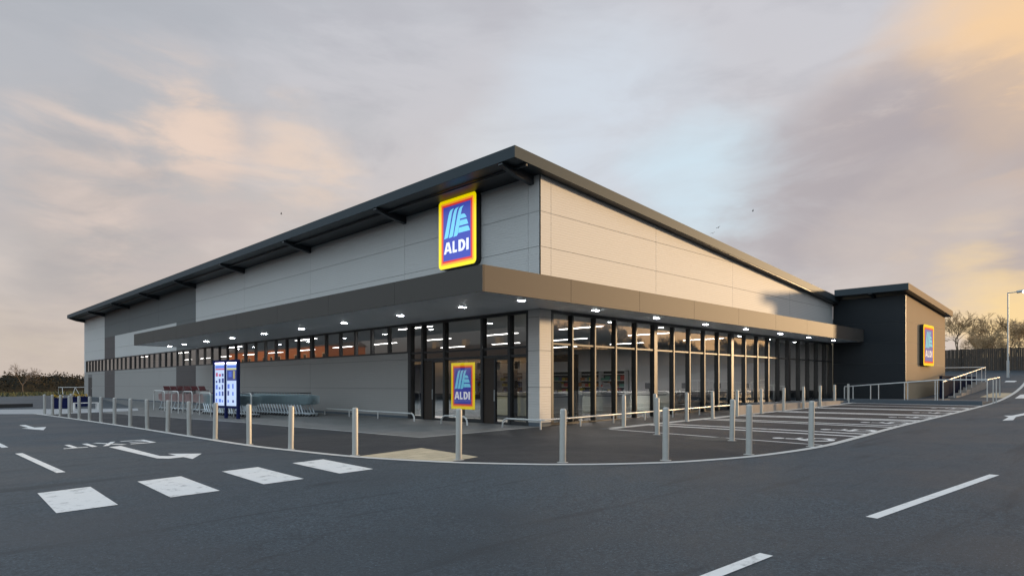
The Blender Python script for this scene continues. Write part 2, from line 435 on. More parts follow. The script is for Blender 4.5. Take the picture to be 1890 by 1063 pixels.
def drape(name, loops, dz, m, kind='structure'):
    """a flat outline laid on the ground dz above the asphalt"""
    bm = bmesh.new()
    for lp in loops:
        vs_ = [bm.verts.new((x, y, 0)) for x, y in lp]
        for tr in geometry.tessellate_polygon([[v.co.copy() for v in vs_]]):
            try: bm.faces.new([vs_[q] for q in tr])
            except ValueError: pass
    xs = [v.co.x for v in bm.verts]
    for xb in XB:
        if min(xs) < xb < max(xs):
            bmesh.ops.bisect_plane(bm, geom=bm.verts[:] + bm.edges[:] + bm.faces[:], plane_co=(xb, 0, 0), plane_no=(1, 0, 0))
    for v in bm.verts: v.co.z = gz(v.co.x) + dz
    for f in bm.faces:
        f.normal_update()
        if f.normal.z < 0: f.normal_flip()
    me = bpy.data.meshes.new(name); bm.to_mesh(me); bm.free()
    me.materials.append(MATS[m])
    o = bpy.data.objects.new(name, me); COL.objects.link(o)
    return tag(o, kind=kind)

def ribbon(pts, w):
    """quads of a band of width w along pts"""
    out = []
    P_ = [Vector(p) for p in pts]; L_, R_ = [], []
    for i, p in enumerate(P_):
        t = (P_[min(i + 1, len(P_) - 1)] - P_[max(i - 1, 0)]).normalized(); n = Vector((-t.y, t.x))
        L_.append(p + n * w / 2); R_.append(p - n * w / 2)
    for i in range(len(P_) - 1): out.append([tuple(L_[i]), tuple(R_[i]), tuple(R_[i + 1]), tuple(L_[i + 1])])
    return out

def smooth_line(pts, k=4):
    out = []
    for i in range(len(pts) - 1):
        p0, p1, p2, p3 = (Vector(pts[max(0, min(len(pts) - 1, i + j))]) for j in (-1, 0, 1, 2))
        for q in range(k):
            t = q / k
            out.append(tuple(0.5 * ((2 * p1) + (p2 - p0) * t + (2 * p0 - 5 * p1 + 4 * p2 - p3) * t * t + (3 * p1 - p0 - 3 * p2 + p3) * t ** 3)))
    out.append(tuple(pts[-1])); return out

g = MB()
xs = [-900, -400, -150, -60, -30] + XB + [100, 160, 400, 900]
ys = [-900, -300, -100, -40, -20, -8, 0, 20, 60, 120, 250, 600, 1500]
for i in range(len(xs) - 1):
    for j in range(len(ys) - 1):
        g.face([(xs[i], ys[j], gz(xs[i])), (xs[i + 1], ys[j], gz(xs[i + 1])), (xs[i + 1], ys[j + 1], gz(xs[i + 1])), (xs[i], ys[j + 1], gz(xs[i]))], 'asphalt')
tag(g.build('ground'), kind='structure')

KERB = smooth_line([(-9.85, 28.0), (-9.72, 25.57), (-9.45, 20.0), (-9.22, 13.82), (-9.10, 9.98), (-9.03, 5.87), (-8.92, 1.66), (-8.72, -0.17), (-8.35, -2.58), (-7.65, -4.64), (-6.95, -5.89), (-6.43, -6.62), (-5.78, -7.29), (-4.85, -8.0), (-4.02, -8.40), (-2.91, -8.78), (-1.21, -9.05), (0.2, -9.12)], 4) + \
       smooth_line([(2.89, -8.98), (6.91, -8.76), (15.89, -8.48), (22.13, -8.22), (28, -7.98), (33.75, -7.70), (38.04, -7.45), (46, -6.9), (52, -6.5)], 3)
fc = [p for p in KERB if p[0] < 0.4]
drape('forecourt', [fc + [(0.55, -1.95), (0.0, 0.0), (-4.84, 0.0), (-5.0, 3.0), (-5.5, 10.74), (-6.2, 17.0), (-6.9, 22.0), (-7.3, 25.5)]], 0.004, 'forecourt')
drape('paved_strip', [[(0.0, 0.0), (-4.80, 0.04), (-4.96, 3.0), (-5.46, 10.74), (-6.16, 17.0), (-6.86, 22.0), (-7.26, 25.5), (-4.4, 30.0), (0.0, 62.0)]], 0.004, 'paving')
drape('paving_edge', ribbon([(0.0, 0.0), (-4.84, 0.0), (-5.0, 3.0), (-5.5, 10.74), (-6.2, 17.0), (-6.9, 22.0)], 0.07), 0.008, 'kerb')
drape('facade_pavement', [[(0.6, -2.0), (0.0, 0.0), (26, 0.0), (26, -2.0)]], 0.004, 'forecourt')
bay_edge = [p for p in KERB if 0.1 < p[0] < 23.5][::-1]
drape('parking_bays', [[(0.62, -2.2), (22.9, -2.2)] + [(23.2, -8.18)] + bay_edge], 0.004, 'bay_asphalt')
drape('kerb_line', ribbon(KERB, 0.18), 0.010, 'kerb')
drape('bay_kerb', ribbon([(0.9, -2.28), (6, -2.36), (12, -2.42), (18, -2.36), (22.9, -2.2)], 0.36), 0.010, 'kerb')
drape('tactile_paving', [[(-8.30, -2.50), (-6.41, -2.21), (-6.66, -4.55), (-7.55, -4.72)]], 0.008, 'cream')
drape('footpath', [[(-30, 33.0), (-14, 30.8), (-11.19, 29.2), (-9.9, 27.4), (-9.70, 26.0), (-5.2, 26.6), (-4.4, 30.0), (-7.5, 33.5), (-10.3, 36.6), (-16, 37.2), (-30, 38)]], 0.006, 'path')
drape('footpath', [[(29.8, -7.80), (30.4, -6.6), (34, -6.6), (34, -7.60)]], 0.008, 'cream')

drape('tarmac_patch', [[(-0.62, -5.75), (-0.02, -5.6), (0.32, -6.35), (-0.1, -7.05), (-0.66, -6.7)]], 0.008, 'patch')

# painted markings
ZB = [(-13.93, -2.77, 0.70), (-12.56, -2.68, 0.70), (-11.15, -2.56, 0.70), (-9.74, -2.44, 0.71)]
for x, y, w in ZB:
    drape('crossing_block', [[(x, y), (x + w, y + 0.08), (x + w - 0.08, y - 1.98), (x - 0.08, y - 2.02)]], 0.006, 'paint')
for lp in ([(-13.38, 4.36), (-13.24, 4.34), (-13.17, -0.36), (-13.31, -0.37)], [(-13.45, 10.6), (-13.31, 10.6), (-13.28, 6.38), (-13.42, 6.36)],
           [(-7.42, -12.24), (-2.77, -12.63), (-2.76, -12.76), (-7.44, -12.37)], [(-14.0, -11.85), (-9.72, -12.05), (-9.73, -12.18), (-14.0, -11.98)],
           [(42.6, -5.9), (43.6, -5.85), (43.6, -6.5), (42.6, -6.5)], [(29.6, -8.35), (32.8, -8.15), (34.0, -8.75), (30.0, -9.0)]):
    drape('lane_dash', [lp], 0.006, 'paint')
drape('turn_arrow', [[(-11.48, 4.25), (-11.36, 0.62), (-11.20, 0.36), (-10.89, 0.40), (-10.87, -0.12), (-10.38, 0.79), (-10.92, 1.40), (-10.90, 0.86), (-11.08, 0.88), (-11.18, 1.06), (-11.19, 4.34)]], 0.006, 'paint')
drape('turn_arrow', [[(-11.81, 16.90), (-11.60, 17.0), (-11.60, 14.80), (-11.25, 14.75), (-11.60, 12.90), (-12.0, 14.70), (-11.78, 14.75)]], 0.006, 'paint')
drape('turn_arrow', [[(11.3, -10.62), (11.75, -10.85), (13.6, -10.66), (17.5, -10.80), (17.5, -10.58), (14.5, -10.42), (14.3, -10.2), (13.4, -10.48)]], 0.006, 'paint')
def letter(loops, x0, y0, w, h):                # upright for a driver coming towards the crossing
    return [[(x0 - a * w, y0 - b * h) for a, b in lp] for lp in loops]
EX = {'E': [[(0, 0), (.2, 0), (.2, 1), (0, 1)], [(.2, 0), (1, 0), (1, .15), (.2, .15)], [(.2, .43), (.85, .43), (.85, .57), (.2, .57)], [(.2, .85), (1, .85), (1, 1), (.2, 1)]],
      'X': [[(0, 0), (.22, 0), (1, 1), (.78, 1)], [(.78, 0), (1, 0), (.62, .5), (.5, .35)], [(0, 1), (.22, 1), (.5, .65), (.38, .5)]],
      'I': [[(.3, 0), (.75, 0), (.75, 1), (.3, 1)]],
      'T': [[(.40, 0), (.62, 0), (.62, .85), (.40, .85)], [(0, .85), (1, .85), (1, 1), (0, 1)]]}
wl = []
for ch, x0, w in (('E', -10.27, .60), ('X', -10.97, .56), ('I', -11.56, .28), ('T', -11.84, .52)): wl += letter(EX[ch], x0, 5.86, w, 1.22)
drape('exit_lettering', wl, 0.006, 'paint')
# bay lines and wheelchair symbols
bl = ribbon([(0.62, -2.4), (-0.02, -9.02)], 0.10)
for a, b in (((2.78, -2.45), (2.64, -8.9)), ((3.52, -2.45), (3.48, -8.85)), ((6.2, -2.45), (6.28, -8.7)), ((6.78, -2.45), (6.95, -8.68)),
             ((8.9, -2.45), (9.32, -8.62)), ((9.45, -2.45), (9.85, -8.62)), ((12.4, -2.45), (12.6, -8.52)), ((12.9, -2.45), (13.1, -8.5)), ((16.2, -2.45), (16.5, -8.42)), ((16.7, -2.45), (17.0, -8.4)), ((19.6, -2.45), (19.7, -8.3)), ((22.3, -2.45), (22.0, -8.16))):
    bl += ribbon([a, b], 0.20 if a[0] < 8 else 0.28)
drape('bay_lines', bl, 0.008, 'paint')
def chair(x, y):
    s = []
    def ring(cx, cy, r0, r1, a0, a1, n=10):
        for i in range(n):
            t0, t1 = a0 + (a1 - a0) * i / n, a0 + (a1 - a0) * (i + 1) / n
            s.append([(cx + r0 * math.cos(t0), cy + r0 * math.sin(t0)), (cx + r1 * math.cos(t0), cy + r1 * math.sin(t0)), (cx + r1 * math.cos(t1), cy + r1 * math.sin(t1)), (cx + r0 * math.cos(t1), cy + r0 * math.sin(t1))])
    ring(x, y, 0.0001, 0.15, 0, 2 * math.pi, 12)
    s.append([(x - .07, y - .18), (x + .07, y - .18), (x + .12, y - .75), (x - .02, y - .75)])
    s.append([(x + .12, y - .62), (x + .55, y - .60), (x + .55, y - .77), (x + .12, y - .77)])
    s.append([(x + .43, y - .75), (x + .55, y - .75), (x + .74, y - 1.18), (x + .62, y - 1.18)])
    s.append([(x + .06, y - .38), (x + .42, y - .38), (x + .42, y - .47), (x + .07, y - .47)])
    ring(x + .16, y - .88, 0.28, 0.43, R(120), R(350), 14)
    return s
for x, y in ((1.0, -7.55), (4.35, -7.5), (7.95, -7.45), (11.25, -7.35), (14.7, -7.25), (18.6, -7.0)):
    drape('bay_symbol', chair(x, y), 0.008, 'paint')

# ------------------------------------------------------------------ the store
store = thing('supermarket', 'long grey supermarket with overhanging dark roof, canopy and glazed corner', 'supermarket', (0, 0, 0))
Z0 = 0.12
YS = [0.0, 0.53, 7.75, 16.1, 24.57, 33.05, 41.6, 50.2, 59.2, 68.3]
XS = [0.0, 0.56, 6.84, 13.29, 19.73, 26.0]
SLOPE = 0.0785
def ztop(x): return 8.46 - SLOPE * x
def clipz(poly):                               # keep the part of an (a, z) outline under the roof slope
    out = []
    for i in range(len(poly)):
        p, q = poly[i], poly[(i + 1) % len(poly)]
        dp, dq = ztop(p[0]) - p[1], ztop(q[0]) - q[1]
        if dp >= 0: out.append(p)
        if dp * dq < 0:
            t = dp / (dp - dq); out.append((p[0] + (q[0] - p[0]) * t, p[1] + (q[1] - p[1]) * t))
    return out
J = 0.007
ZR = [4.0, 4.93, 6.08, 7.25, 8.46]
# front wall, facing -X
w = MB()
w.box(0.02, 0.20, 0.02, 68.3, 4.0, 8.40, 'joint')
w.box(0.02, 0.20, 7.52, 68.28, 0.0, 2.79, 'joint')
for i in range(len(YS) - 1):
    for j in range(4):
        segs = [(YS[i], YS[i + 1])]
        if YS[i] > 50 and YS[i] < 59: segs = [(YS[i], 55.2), (55.2, YS[i + 1])]
        if abs(YS[i] - 33.05) < .1: segs = [(YS[i], 37.25), (37.25, YS[i + 1])]
        for y0, y1 in segs:
            ym = (y0 + y1) / 2; zm = (ZR[j] + ZR[j + 1]) / 2
            m_ = 'clad'
            if 33 < ym < 59.2:
                m_ = 'clad_dark' if zm > 6.08 else 'clad'
                if 55.2 < ym or (ym < 37.25 and zm < 6.08): m_ = 'clad_brown' if zm < 6.08 and ym > 50 else 'clad_dark'
            gap0 = J if y0 in YS else 0.0; gap1 = J if y1 in YS else 0.0
            w.box(0.0, 0.05, y0 + (gap0 if y0 > 0 else 0), y1 - gap1, ZR[j] + (J if j else 0), ZR[j + 1] - J, m_)
ZL = [0.18, 1.32, 2.53, 2.79]
for i in range(2, len(YS) - 1):
    segs = [(YS[i], YS[i + 1])]
    if i == 2: segs = [(7.53, YS[3])]
    if YS[i] > 50 and YS[i] < 59: segs = [(YS[i], 55.3), (55.3, YS[i + 1])]
    if abs(YS[i] - 33.05) < .1: segs = [(YS[i], 37.3), (37.3, YS[i + 1])]
    for y0, y1 in segs:
        ym = (y0 + y1) / 2
        m_ = 'clad_brown' if (33.1 < ym < 37.3 or 55.3 < ym < 59.2) else 'clad_shaded'
        for j in range(3):
            if YS[i] > 59 and j < 2:
                w.box(0.0, 0.05, y0 + J, 64.6, ZL[j] + J, ZL[j + 1] - J, m_); w.box(0.0, 0.05, 66.4, y1 - J, ZL[j] + J, ZL[j + 1] - J, m_)
            else: w.box(0.0, 0.05, y0 + J, y1 - J, ZL[j] + J, ZL[j + 1] - J, m_)
w.box(-0.01, 0.06, 7.53, 64.6, 0.0, 0.18, 'dark_concrete'); w.box(-0.01, 0.06, 66.4, 68.3, 0.0, 0.18, 'dark_concrete')
w.build('front_wall', store)
d = MB(); d.box(0.005, 0.07, 64.62, 66.38, 0.05, 2.2, 'frame'); d.box(-0.02, 0.0, 64.75, 64.85, 1.0, 1.15, 'steel'); d.build('fire_door', store)
# gable wall, facing -Y
w = MB()
w.prism([(0.06, 0.02, 4.0), (26.0, 0.02, 4.0), (26.0, 0.02, ztop(26) - 0.02), (0.06, 0.02, ztop(0.06) - 0.02)], (0, 0.18, 0), 'joint')
for i in range(len(XS) - 1):
    for j in range(4):
        x0, x1 = XS[i] + (J if i else 0.055), XS[i + 1] - J
        pl = clipz([(x0, ZR[j] + J), (x1, ZR[j] + J), (x1, ZR[j + 1] - J if j < 3 else 9), (x0, ZR[j + 1] - J if j < 3 else 9)])
        if len(pl) > 2: w.prism([(a, 0.0, z) for a, z in pl], (0, 0.05, 0), 'clad')
w.box(0.0, 0.054, 0.0, 0.008, 4.0, 8.45, 'trim')
w.build('gable_wall', store)
# back and far walls close the hall
w = MB(); w.box(25.85, 26.0, 0.3, 68.2, 0.1, 6.3, 'interior_wall'); w.box(0.2, 25.8, 68.1, 68.28, 0.1, 6.3, 'interior_wall')
w.build('inner_wall', store)
w = MB(); w.box(0.22, 25.8, 0.25, 68.1, 0.0, Z0, 'tile_floor'); w.build('floor', store)
w = MB(); w.box(0.22, 25.83, 0.22, 68.05, 4.25, 4.32, 'ceiling'); w.build('ceiling', store)
# corner pier
w = MB()
w.box(0.03, 0.54, 0.03, 0.51, 0.0, 4.0, 'joint')
for z0, z1 in ((0.22, 1.40), (1.40, 2.62), (2.62, 3.74), (3.74, 4.0)):
    w.box(0.0, 0.56, 0.0, 0.53, z0 + J, z1 - J, 'clad')
w.box(0.01, 0.55, 0.01, 0.52, 0.0, 0.22, 'dark_concrete')
w.build('corner_pier', store)
# roof: sloping deck, fascias, dark soffit
roof = MB()
rx0, rx1, ry0, ry1 = -1.5, 26.6, -0.36, 68.7
zt = lambda x: 8.94 - SLOPE * (x + 1.5)
roof.prism([(rx0 + .03, ry0 + .03, zt(rx0 + .03) - .05), (rx1, ry0 + .03, zt(rx1) - .05), (rx1, ry0 + .03, zt(rx1) - .42), (rx0 + .03, ry0 + .03, zt(rx0 + .03) - .36)], (0, ry1 - ry0 - .06, 0), 'soffit_dark')
roof.prism([(rx0, ry0, zt(rx0)), (rx1, ry0, zt(rx1)), (rx1, ry0, zt(rx1) - .37), (rx0, ry0, zt(rx0) - .37)], (0, .03, 0), 'trim')
roof.prism([(rx0, ry1 - .03, zt(rx0)), (rx1, ry1 - .03, zt(rx1)), (rx1, ry1 - .03, zt(rx1) - .37), (rx0, ry1 - .03, zt(rx0) - .37)], (0, .03, 0), 'trim')
roof.box(rx0, rx0 + .03, ry0 + .03, ry1 - .03, zt(rx0) - .37, zt(rx0), 'trim')
roof.prism([(rx0 + .03, ry0 + .03, zt(rx0 + .03) - .04), (rx1, ry0 + .03, zt(rx1) - .04), (rx1, ry0 + .03, zt(rx1) - .01), (rx0 + .03, ry0 + .03, zt(rx0 + .03) - .01)], (0, ry1 - ry0 - .06, 0), 'roofing')
# stepped soffit strip and gutter lip along the eaves
roof.box(rx0 + .55, rx0 + .62, ry0 + .05, ry1 - .05, 8.44, 8.50, 'soffit_dark')
ro = roof.build('roof', store)
for y in [0.38] + YS[2:9] + [68.1]:
    b = MB()
    b.prism([(-0.02, y - .13, 8.48), (-1.46, y - .13, 8.56), (-1.46, y - .13, 8.50), (-1.25, y - .13, 8.43), (-0.8, y - .13, 8.29), (-0.02, y - .13, 8.17)], (0, .2, 0), 'soffit_dark')
    b.build('roof_bracket', ro)
# canopy: L-shaped box with fascia panels, soffit and downlights
can = MB()
CX, CY, CZ0, CZ1 = -4.05, -1.74, 4.0, 4.72
can.box(CX + .05, -0.01, CY + .05, 32.2, CZ0 + .06, CZ1 - .02, 'trim')
can.box(-0.01, 25.98, CY + .05, -0.01, CZ0 + .06, CZ1 - .02, 'trim')
fy = [CY, 2.45, 6.7, 10.95, 15.2, 19.45, 23.7, 27.95, 32.2]
for i in range(len(fy) - 1): can.box(CX, CX + .04, fy[i] + .006, fy[i + 1] - .006, CZ0, CZ1, 'fascia')
fx = [CX + .045, -0.43, 3.2, 6.82, 10.43, 14.04, 17.65, 21.26, 24.2, 25.98]
for i in range(len(fx) - 1): can.box(fx[i] + .006, fx[i + 1] - .006, CY, CY + .04, CZ0, CZ1, 'fascia')
can.box(CX + .04, 0.0, 32.2, 32.24, CZ0, CZ1, 'fascia')
co = can.build('canopy', store)
sf = MB()
sy = CY + .045
while sy < 32.1:
    e = min(sy + 1.42, 32.19); sf.box(CX + .045, -0.06, sy, e - .010, CZ0 + .01, CZ0 + .05, 'soffit'); sy = e
sx_ = -0.05
while sx_ < 25.9:
    e = min(sx_ + 1.8, 25.95); sf.box(sx_, e - .010, CY + .045, -0.06, CZ0 + .01, CZ0 + .05, 'soffit'); sx_ = e
sf.build('soffit', co)
dl = [(-2.1, y, 0) for y in (1.45, 5.0, 9.0, 12.8, 16.8, 20.9, 24.8, 28.7, 31.6)] + [(-1.9, -1.05, 0)] + [(x, -0.98, 1) for x in (1.72, 5.39, 9.04, 12.6, 16.3, 19.8, 23.3)]
for x, y, k in dl:
    b = MB(); b.box(x - .14, x + .14, y - .09, y + .09, CZ0 - .004, CZ0 + .008, 'soffit')
    b.box(x - .11, x + .11, y - .06, y + .06, CZ0 - .012, CZ0 - .004, 'downlight')
    b.build('downlight', co)
# ribbon windows over the front wall, one per bay
for i in range(2, len(YS) - 1):
    y0, y1 = (7.53 if i == 2 else YS[i]), min(YS[i + 1], 67.6)
    win = MB()
    win.box(0.04, 0.14, y0, y1, 2.79, 2.86, 'frame'); win.box(0.04, 0.14, y0, y1, 3.93, 4.0, 'frame')
    n = 6; a0, a1 = y0 + (.13 if i > 2 else .10), y1 - .13
    win.box(0.03, 0.15, y0, a0, 2.86, 3.93, 'frame'); win.box(0.03, 0.15, a1, y1, 2.86, 3.93, 'frame')
    for k in range(1, n):
        yy = a0 + (a1 - a0) * k / n; win.box(0.03, 0.15, yy - .07, yy + .07, 2.86, 3.93, 'frame')
    f = win.build('strip_window', store)
    for k in range(n):
        p = MB(); u0, u1 = a0 + (a1 - a0) * k / n + (.07 if k else 0), a0 + (a1 - a0) * (k + 1) / n - (.07 if k < n - 1 else 0)
        p.face([(0.10, u0, 2.86), (0.10, u0, 3.93), (0.10, u1, 3.93), (0.10, u1, 2.86)], 'glass'); p.build('pane', f)
e = MB(); e.box(0.0, 0.15, 67.6, 68.3, 2.79, 4.0, 'clad'); e.build('end_post', store)
# glazed screen on the gable side, four bays of five lights
GX = [0.58, 1.70, 2.95, 4.20, 5.50, 6.84, 8.20, 9.47, 10.72, 11.98, 13.29, 14.63, 15.93, 17.18, 18.42, 19.73, 21.08, 22.37, 23.63, 24.87, 25.94]
for bay in range(4):
    x0, x1 = GX[bay * 5], GX[bay * 5 + 5]
    f = MB()
    f.box(x0, x1, 0.06, 0.20, Z0, 0.20, 'frame'); f.box(x0, x1, 0.06, 0.20, 3.90, 4.0, 'frame')
    for k in range(6):
        x = GX[bay * 5 + k]
        wl_ = .035
        a, b = (x, x + .11) if k == 0 else ((x - .11, x) if k == 5 else (x - wl_, x + wl_))
        f.box(a, b, 0.0, 0.22, 0.20, 3.90, 'frame')
    for k in range(5):
        a = GX[bay * 5 + k] + (.11 if k == 0 else wl_); b = GX[bay * 5 + k + 1] - (.11 if k == 4 else wl_)
        f.box(a, b, 0.03, 0.17, 2.85, 2.91, 'frame')
    fo = f.build('glazed_screen', store)
    for k in range(5):
        a = GX[bay * 5 + k] + (.11 if k == 0 else wl_); b = GX[bay * 5 + k + 1] - (.11 if k == 4 else wl_)
        p = MB()
        for z0, z1 in ((.20, 2.85), (2.91, 3.90)): p.face([(a, 0.10, z0), (b, 0.10, z0), (b, 0.10, z1), (a, 0.10, z1)], 'glass')
        p.build('pane', fo)
# entrance screen with two sliding doors
EY = [0.53, 1.48, 2.91, 5.13, 6.55, 7.53]
f = MB()
f.box(0.03, 0.19, 0.53, 7.53, 3.90, 4.0, 'frame')
for y, wd in zip(EY, (.10, .12, .12, .12, .12, .20)):
    a, b = (y, y + wd) if y == .53 else ((y - wd, y) if y > 7 else (y - wd / 2, y + wd / 2))
    f.box(0.0, 0.22, a, b, 0.0, 3.90, 'frame')
for i in range(5):
    a, b = EY[i] + (.10 if i == 0 else .06), EY[i + 1] - (.20 if i == 4 else .06)
    f.box(0.03, 0.19, a, b, 2.74, 2.81, 'frame'); f.box(0.03, 0.19, a, b, 2.44, 2.53, 'frame')
    if i not in (1, 3): f.box(0.03, 0.19, a, b, 0.0, 0.22, 'frame')
    else: f.box(-0.03, 0.25, a, b, 0.0, 0.085, 'steel')
fo = f.build('entrance_screen', store)
for i in range(5):
    a, b = EY[i] + (.10 if i == 0 else .06), EY[i + 1] - (.20 if i == 4 else .06)
    p = MB()
    for z0, z1 in ([(2.53, 2.74), (2.81, 3.90)] + ([] if i in (1, 3) else [(.22, 2.44)])):
        p.face([(0.10, a, z0), (0.10, a, z1), (0.10, b, z1), (0.10, b, z0)], 'glass_clear')
    p.build('pane', fo)
for a, b in ((1.54, 2.85), (5.19, 6.49)):
    d = MB(); mid = b - (b - a) * .42
    d.box(0.06, 0.14, mid, b, 0.09, 2.43, 'door_brown')                          # leaf slid back behind its neighbour
    d.box(0.05, 0.15, mid - .07, mid, 0.09, 2.43, 'frame'); d.box(0.06, 0.14, a, a + .06, 0.09, 2.43, 'frame')
    d.box(0.06, 0.14, a + .06, mid - .07, 2.36, 2.43, 'frame'); d.box(0.06, 0.14, a + .06, mid - .07, 0.09, 0.17, 'frame')
    do = d.build('sliding_door', store)
    p = MB(); p.face([(0.10, a + .06, .17), (0.10, a + .06, 2.36), (0.10, mid - .07, 2.36), (0.10, mid - .07, .17)], 'glass_clear'); p.build('pane', do)
    h = MB(); h.box(0.03, 0.05, mid - .05, mid - .02, 0.9, 1.3, 'steel'); h.build('handle', do)
# inner lobby portal
lb = MB()
for y in (0.8, 4.0, 7.3): lb.box(2.6, 2.8, y - .12, y + .12, Z0, 2.6, 'door_brown')
lb.box(2.6, 2.8, 0.92, 3.88, 2.35, 2.6, 'door_brown'); lb.box(2.6, 2.8, 4.12, 7.18, 2.35, 2.6, 'door_brown')
lb.build('lobby_portal', store)
# annex at the right-hand end
AX0, AX1, AY0 = 26.0, 34.75, -3.93
az = lambda x: 6.60 - 0.075 * (x - AX0)
w = MB()
w.box(AX0 + .02, AX0 + .2, AY0 + .02, -0.02, 0.3, 6.56, 'joint')
ZA = [0.40, 1.55, 2.72, 3.90, 5.08, 6.60]
for j in range(5):
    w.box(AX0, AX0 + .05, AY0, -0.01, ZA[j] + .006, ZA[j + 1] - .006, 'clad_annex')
w.build('annex_side_wall', store)
w = MB()
w.prism([(AX0 + .06, AY0 + .02, .3), (AX1, AY0 + .02, .3), (AX1, AY0 + .02, az(AX1) - .02), (AX0 + .06, AY0 + .02, az(AX0) - .02)], (0, .18, 0), 'joint')
for j in range(5):
    zt_ = min(ZA[j + 1] - .009, 9)
    if j < 4: w.box(AX0 + .055, AX1, AY0, AY0 + .05, ZA[j] + .009, zt_, 'clad_annex_sunlit')
    else: w.prism([(AX0 + .055, AY0, ZA[4] + .009), (AX1, AY0, ZA[4] + .009), (AX1, AY0, az(AX1)), (AX0 + .055, AY0, az(AX0))], (0, .05, 0), 'clad_annex_sunlit')
w.box(AX1 - .01, AX1 + .05, AY0, 10, .3, 5.8, 'clad_annex_sunlit')
w.build('annex_front_wall', store)
r = MB()
bx0, bx1, by0, by1 = 25.2, 35.25, -4.28, -0.37
ta = lambda x: 7.12 - 0.078 * (x - bx0)
r.prism([(bx0 + .03, by0 + .03, ta(bx0) - .04), (bx1 - .03, by0 + .03, ta(bx1) - .04), (bx1 - .03, by0 + .03, ta(bx1) - .38), (bx0 + .03, by0 + .03, ta(bx0) - .38)], (0, by1 - by0 - .03, 0), 'soffit_dark')
r.box(bx0, bx0 + .03, by0, by1, ta(bx0) - .37, ta(bx0), 'trim')
r.prism([(bx0 + .03, by0, ta(bx0)), (bx1, by0, ta(bx1)), (bx1, by0, ta(bx1) - .37), (bx0 + .03, by0, ta(bx0) - .37)], (0, .03, 0), 'clad_annex_sunlit')  # front fascia in the golden sunlit colour as well
r.box(bx1 - .03, bx1, by0 + .03, by1 + 10, ta(bx1) - .37, ta(bx1), 'trim')
aro = r.build('annex_roof', store)
b = MB(); b.prism([(25.98, -2.4, 6.74), (25.24, -2.4, 6.76), (25.24, -2.4, 6.70), (25.98, -2.4, 6.50)], (0, .2, 0), 'soffit_dark'); b.build('roof_bracket', aro)

# ------------------------------------------------------------------ sign faces
AL = {'A': ([[(0, 0), (.27, 0), (.33, .2), (.67, .2), (.73, 0), (1, 0), (.68, 1), (.32, 1)], [(.39, .40), (.61, .40), (.5, .80)]], 1.0),
      'L': ([[(0, 0), (.80, 0), (.80, .22), (.34, .22), (.34, 1), (0, 1)]], .72),
      'D': ([[(0, 0), (.45, 0), (.70, .06), (.90, .22), (1, .5), (.90, .78), (.70, .94), (.45, 1), (0, 1)], [(.33, .21), (.33, .79), (.46, .78), (.60, .68), (.66, .5), (.60, .32), (.46, .22)]], .88),
      'I': ([[(0, 0), (1, 0), (1, 1), (0, 1)]], .28)}
def rrect(u0, u1, v0, v1, ru, rv, n=5):
    if ru == 0: return [(u0, v0), (u1, v0), (u1, v1), (u0, v1)]
    o = []
    for cx, cy, a in ((u1 - ru, v0 + rv, -90), (u1 - ru, v1 - rv, 0), (u0 + ru, v1 - rv, 90), (u0 + ru, v0 + rv, 180)):
        for i in range(n + 1):
            t = R(a + 90 * i / n); o.append((cx + ru * math.cos(t), cy + rv * math.sin(t)))
    return o
def sign_face(pre, f, parent, ru, rv):
    """f(u, v, d): d metres proud of the face. Border bands, emblem and letters as layered flat shapes"""
    b = MB()
    for k, (q, c) in enumerate(((0.0, 'y'), (.065, 'o'), (.10, 'r'), (.135, 'b'))):
        kk = max(0, 1 - q / .09); fl = lambda u, v, k=k: f(u, v, .003 * k)
        b.tess([rrect(q, 1 - q, q * .82, 1 - q * .82, ru * kk, rv * kk)], fl, pre + c)
    b.build('border', parent, recalc=False)
    b = MB(); fl = lambda u, v: f(u, v, .013)
    for i in range(3):
        o = i * .128
        b.tess([[(.16 + o, .432), (.25 + o, .440), (.272 + o, .455), (.365 + o, .76), (.39 + o, .815), (.43 + o, .842), (.345 + o, .833), (.31 + o, .81), (.28 + o, .76)]], fl, pre + 'c')
    for u0, u1, u2, u3, v0, v1 in ((.595, .765, .615, .715, .668, .728), (.565, .805, .588, .770, .570, .645), (.540, .850, .560, .810, .472, .547)):
        b.tess([[(u0, v0), (u1, v0), (u3, v1 - .008), (u3 - .03, v1), (u2, v1)]], fl, pre + 'c')
    b.build('emblem', parent)
    b = MB(); u = .155
    for ch, wd in (('A', .215), ('L', .150), ('D', .185), ('I', .062)):
        lp = [[(u + a * wd, .21 + c * .165) for a, c in l] for l in AL[ch][0]]
        b.tess(lp, fl, pre + 'w'); u += wd + .020 - (.012 if ch == 'L' else 0)
    b.build('lettering', parent)
t = thing('wall_sign', 'large lit blue sign with yellow border on the front wall under the roof corner', 'sign', (-0.25, 5.11, 5.88))
b = MB(); b.prism([(0.0, -u * 2.2, v * 2.62) for u, v in rrect(0, 1, 0, 1, .08, .065)], (0.24, 0, 0), 'frame'); b.build('housing', t)
sign_face('sign_', lambda u, v, dd: (-.002 - dd, -u * 2.2, v * 2.62), t, .08, .065)
t = thing('wall_sign', 'sunlit blue sign with yellow border on the low annex beyond the parking bays', 'sign', (28.75, -4.14, 2.62))
b = MB(); b.prism([(u * 2.35, 0.0, v * 2.46) for u, v in rrect(0, 1, 0, 1, .08, .065)], (0, 0.20, 0), 'frame'); b.build('housing', t)
sign_face('day_', lambda u, v, dd: (u * 2.35, -.002 - dd, v * 2.46), t, .08, .065)
t = thing('window_poster', 'tall blue poster with yellow border hanging behind the entrance glass', 'poster', (0.16, 4.86, 0.56))
b = MB(); b.box(0.0, 0.02, -1.38, 0, 0, 1.76, 'print_y'); b.build('backing', t)
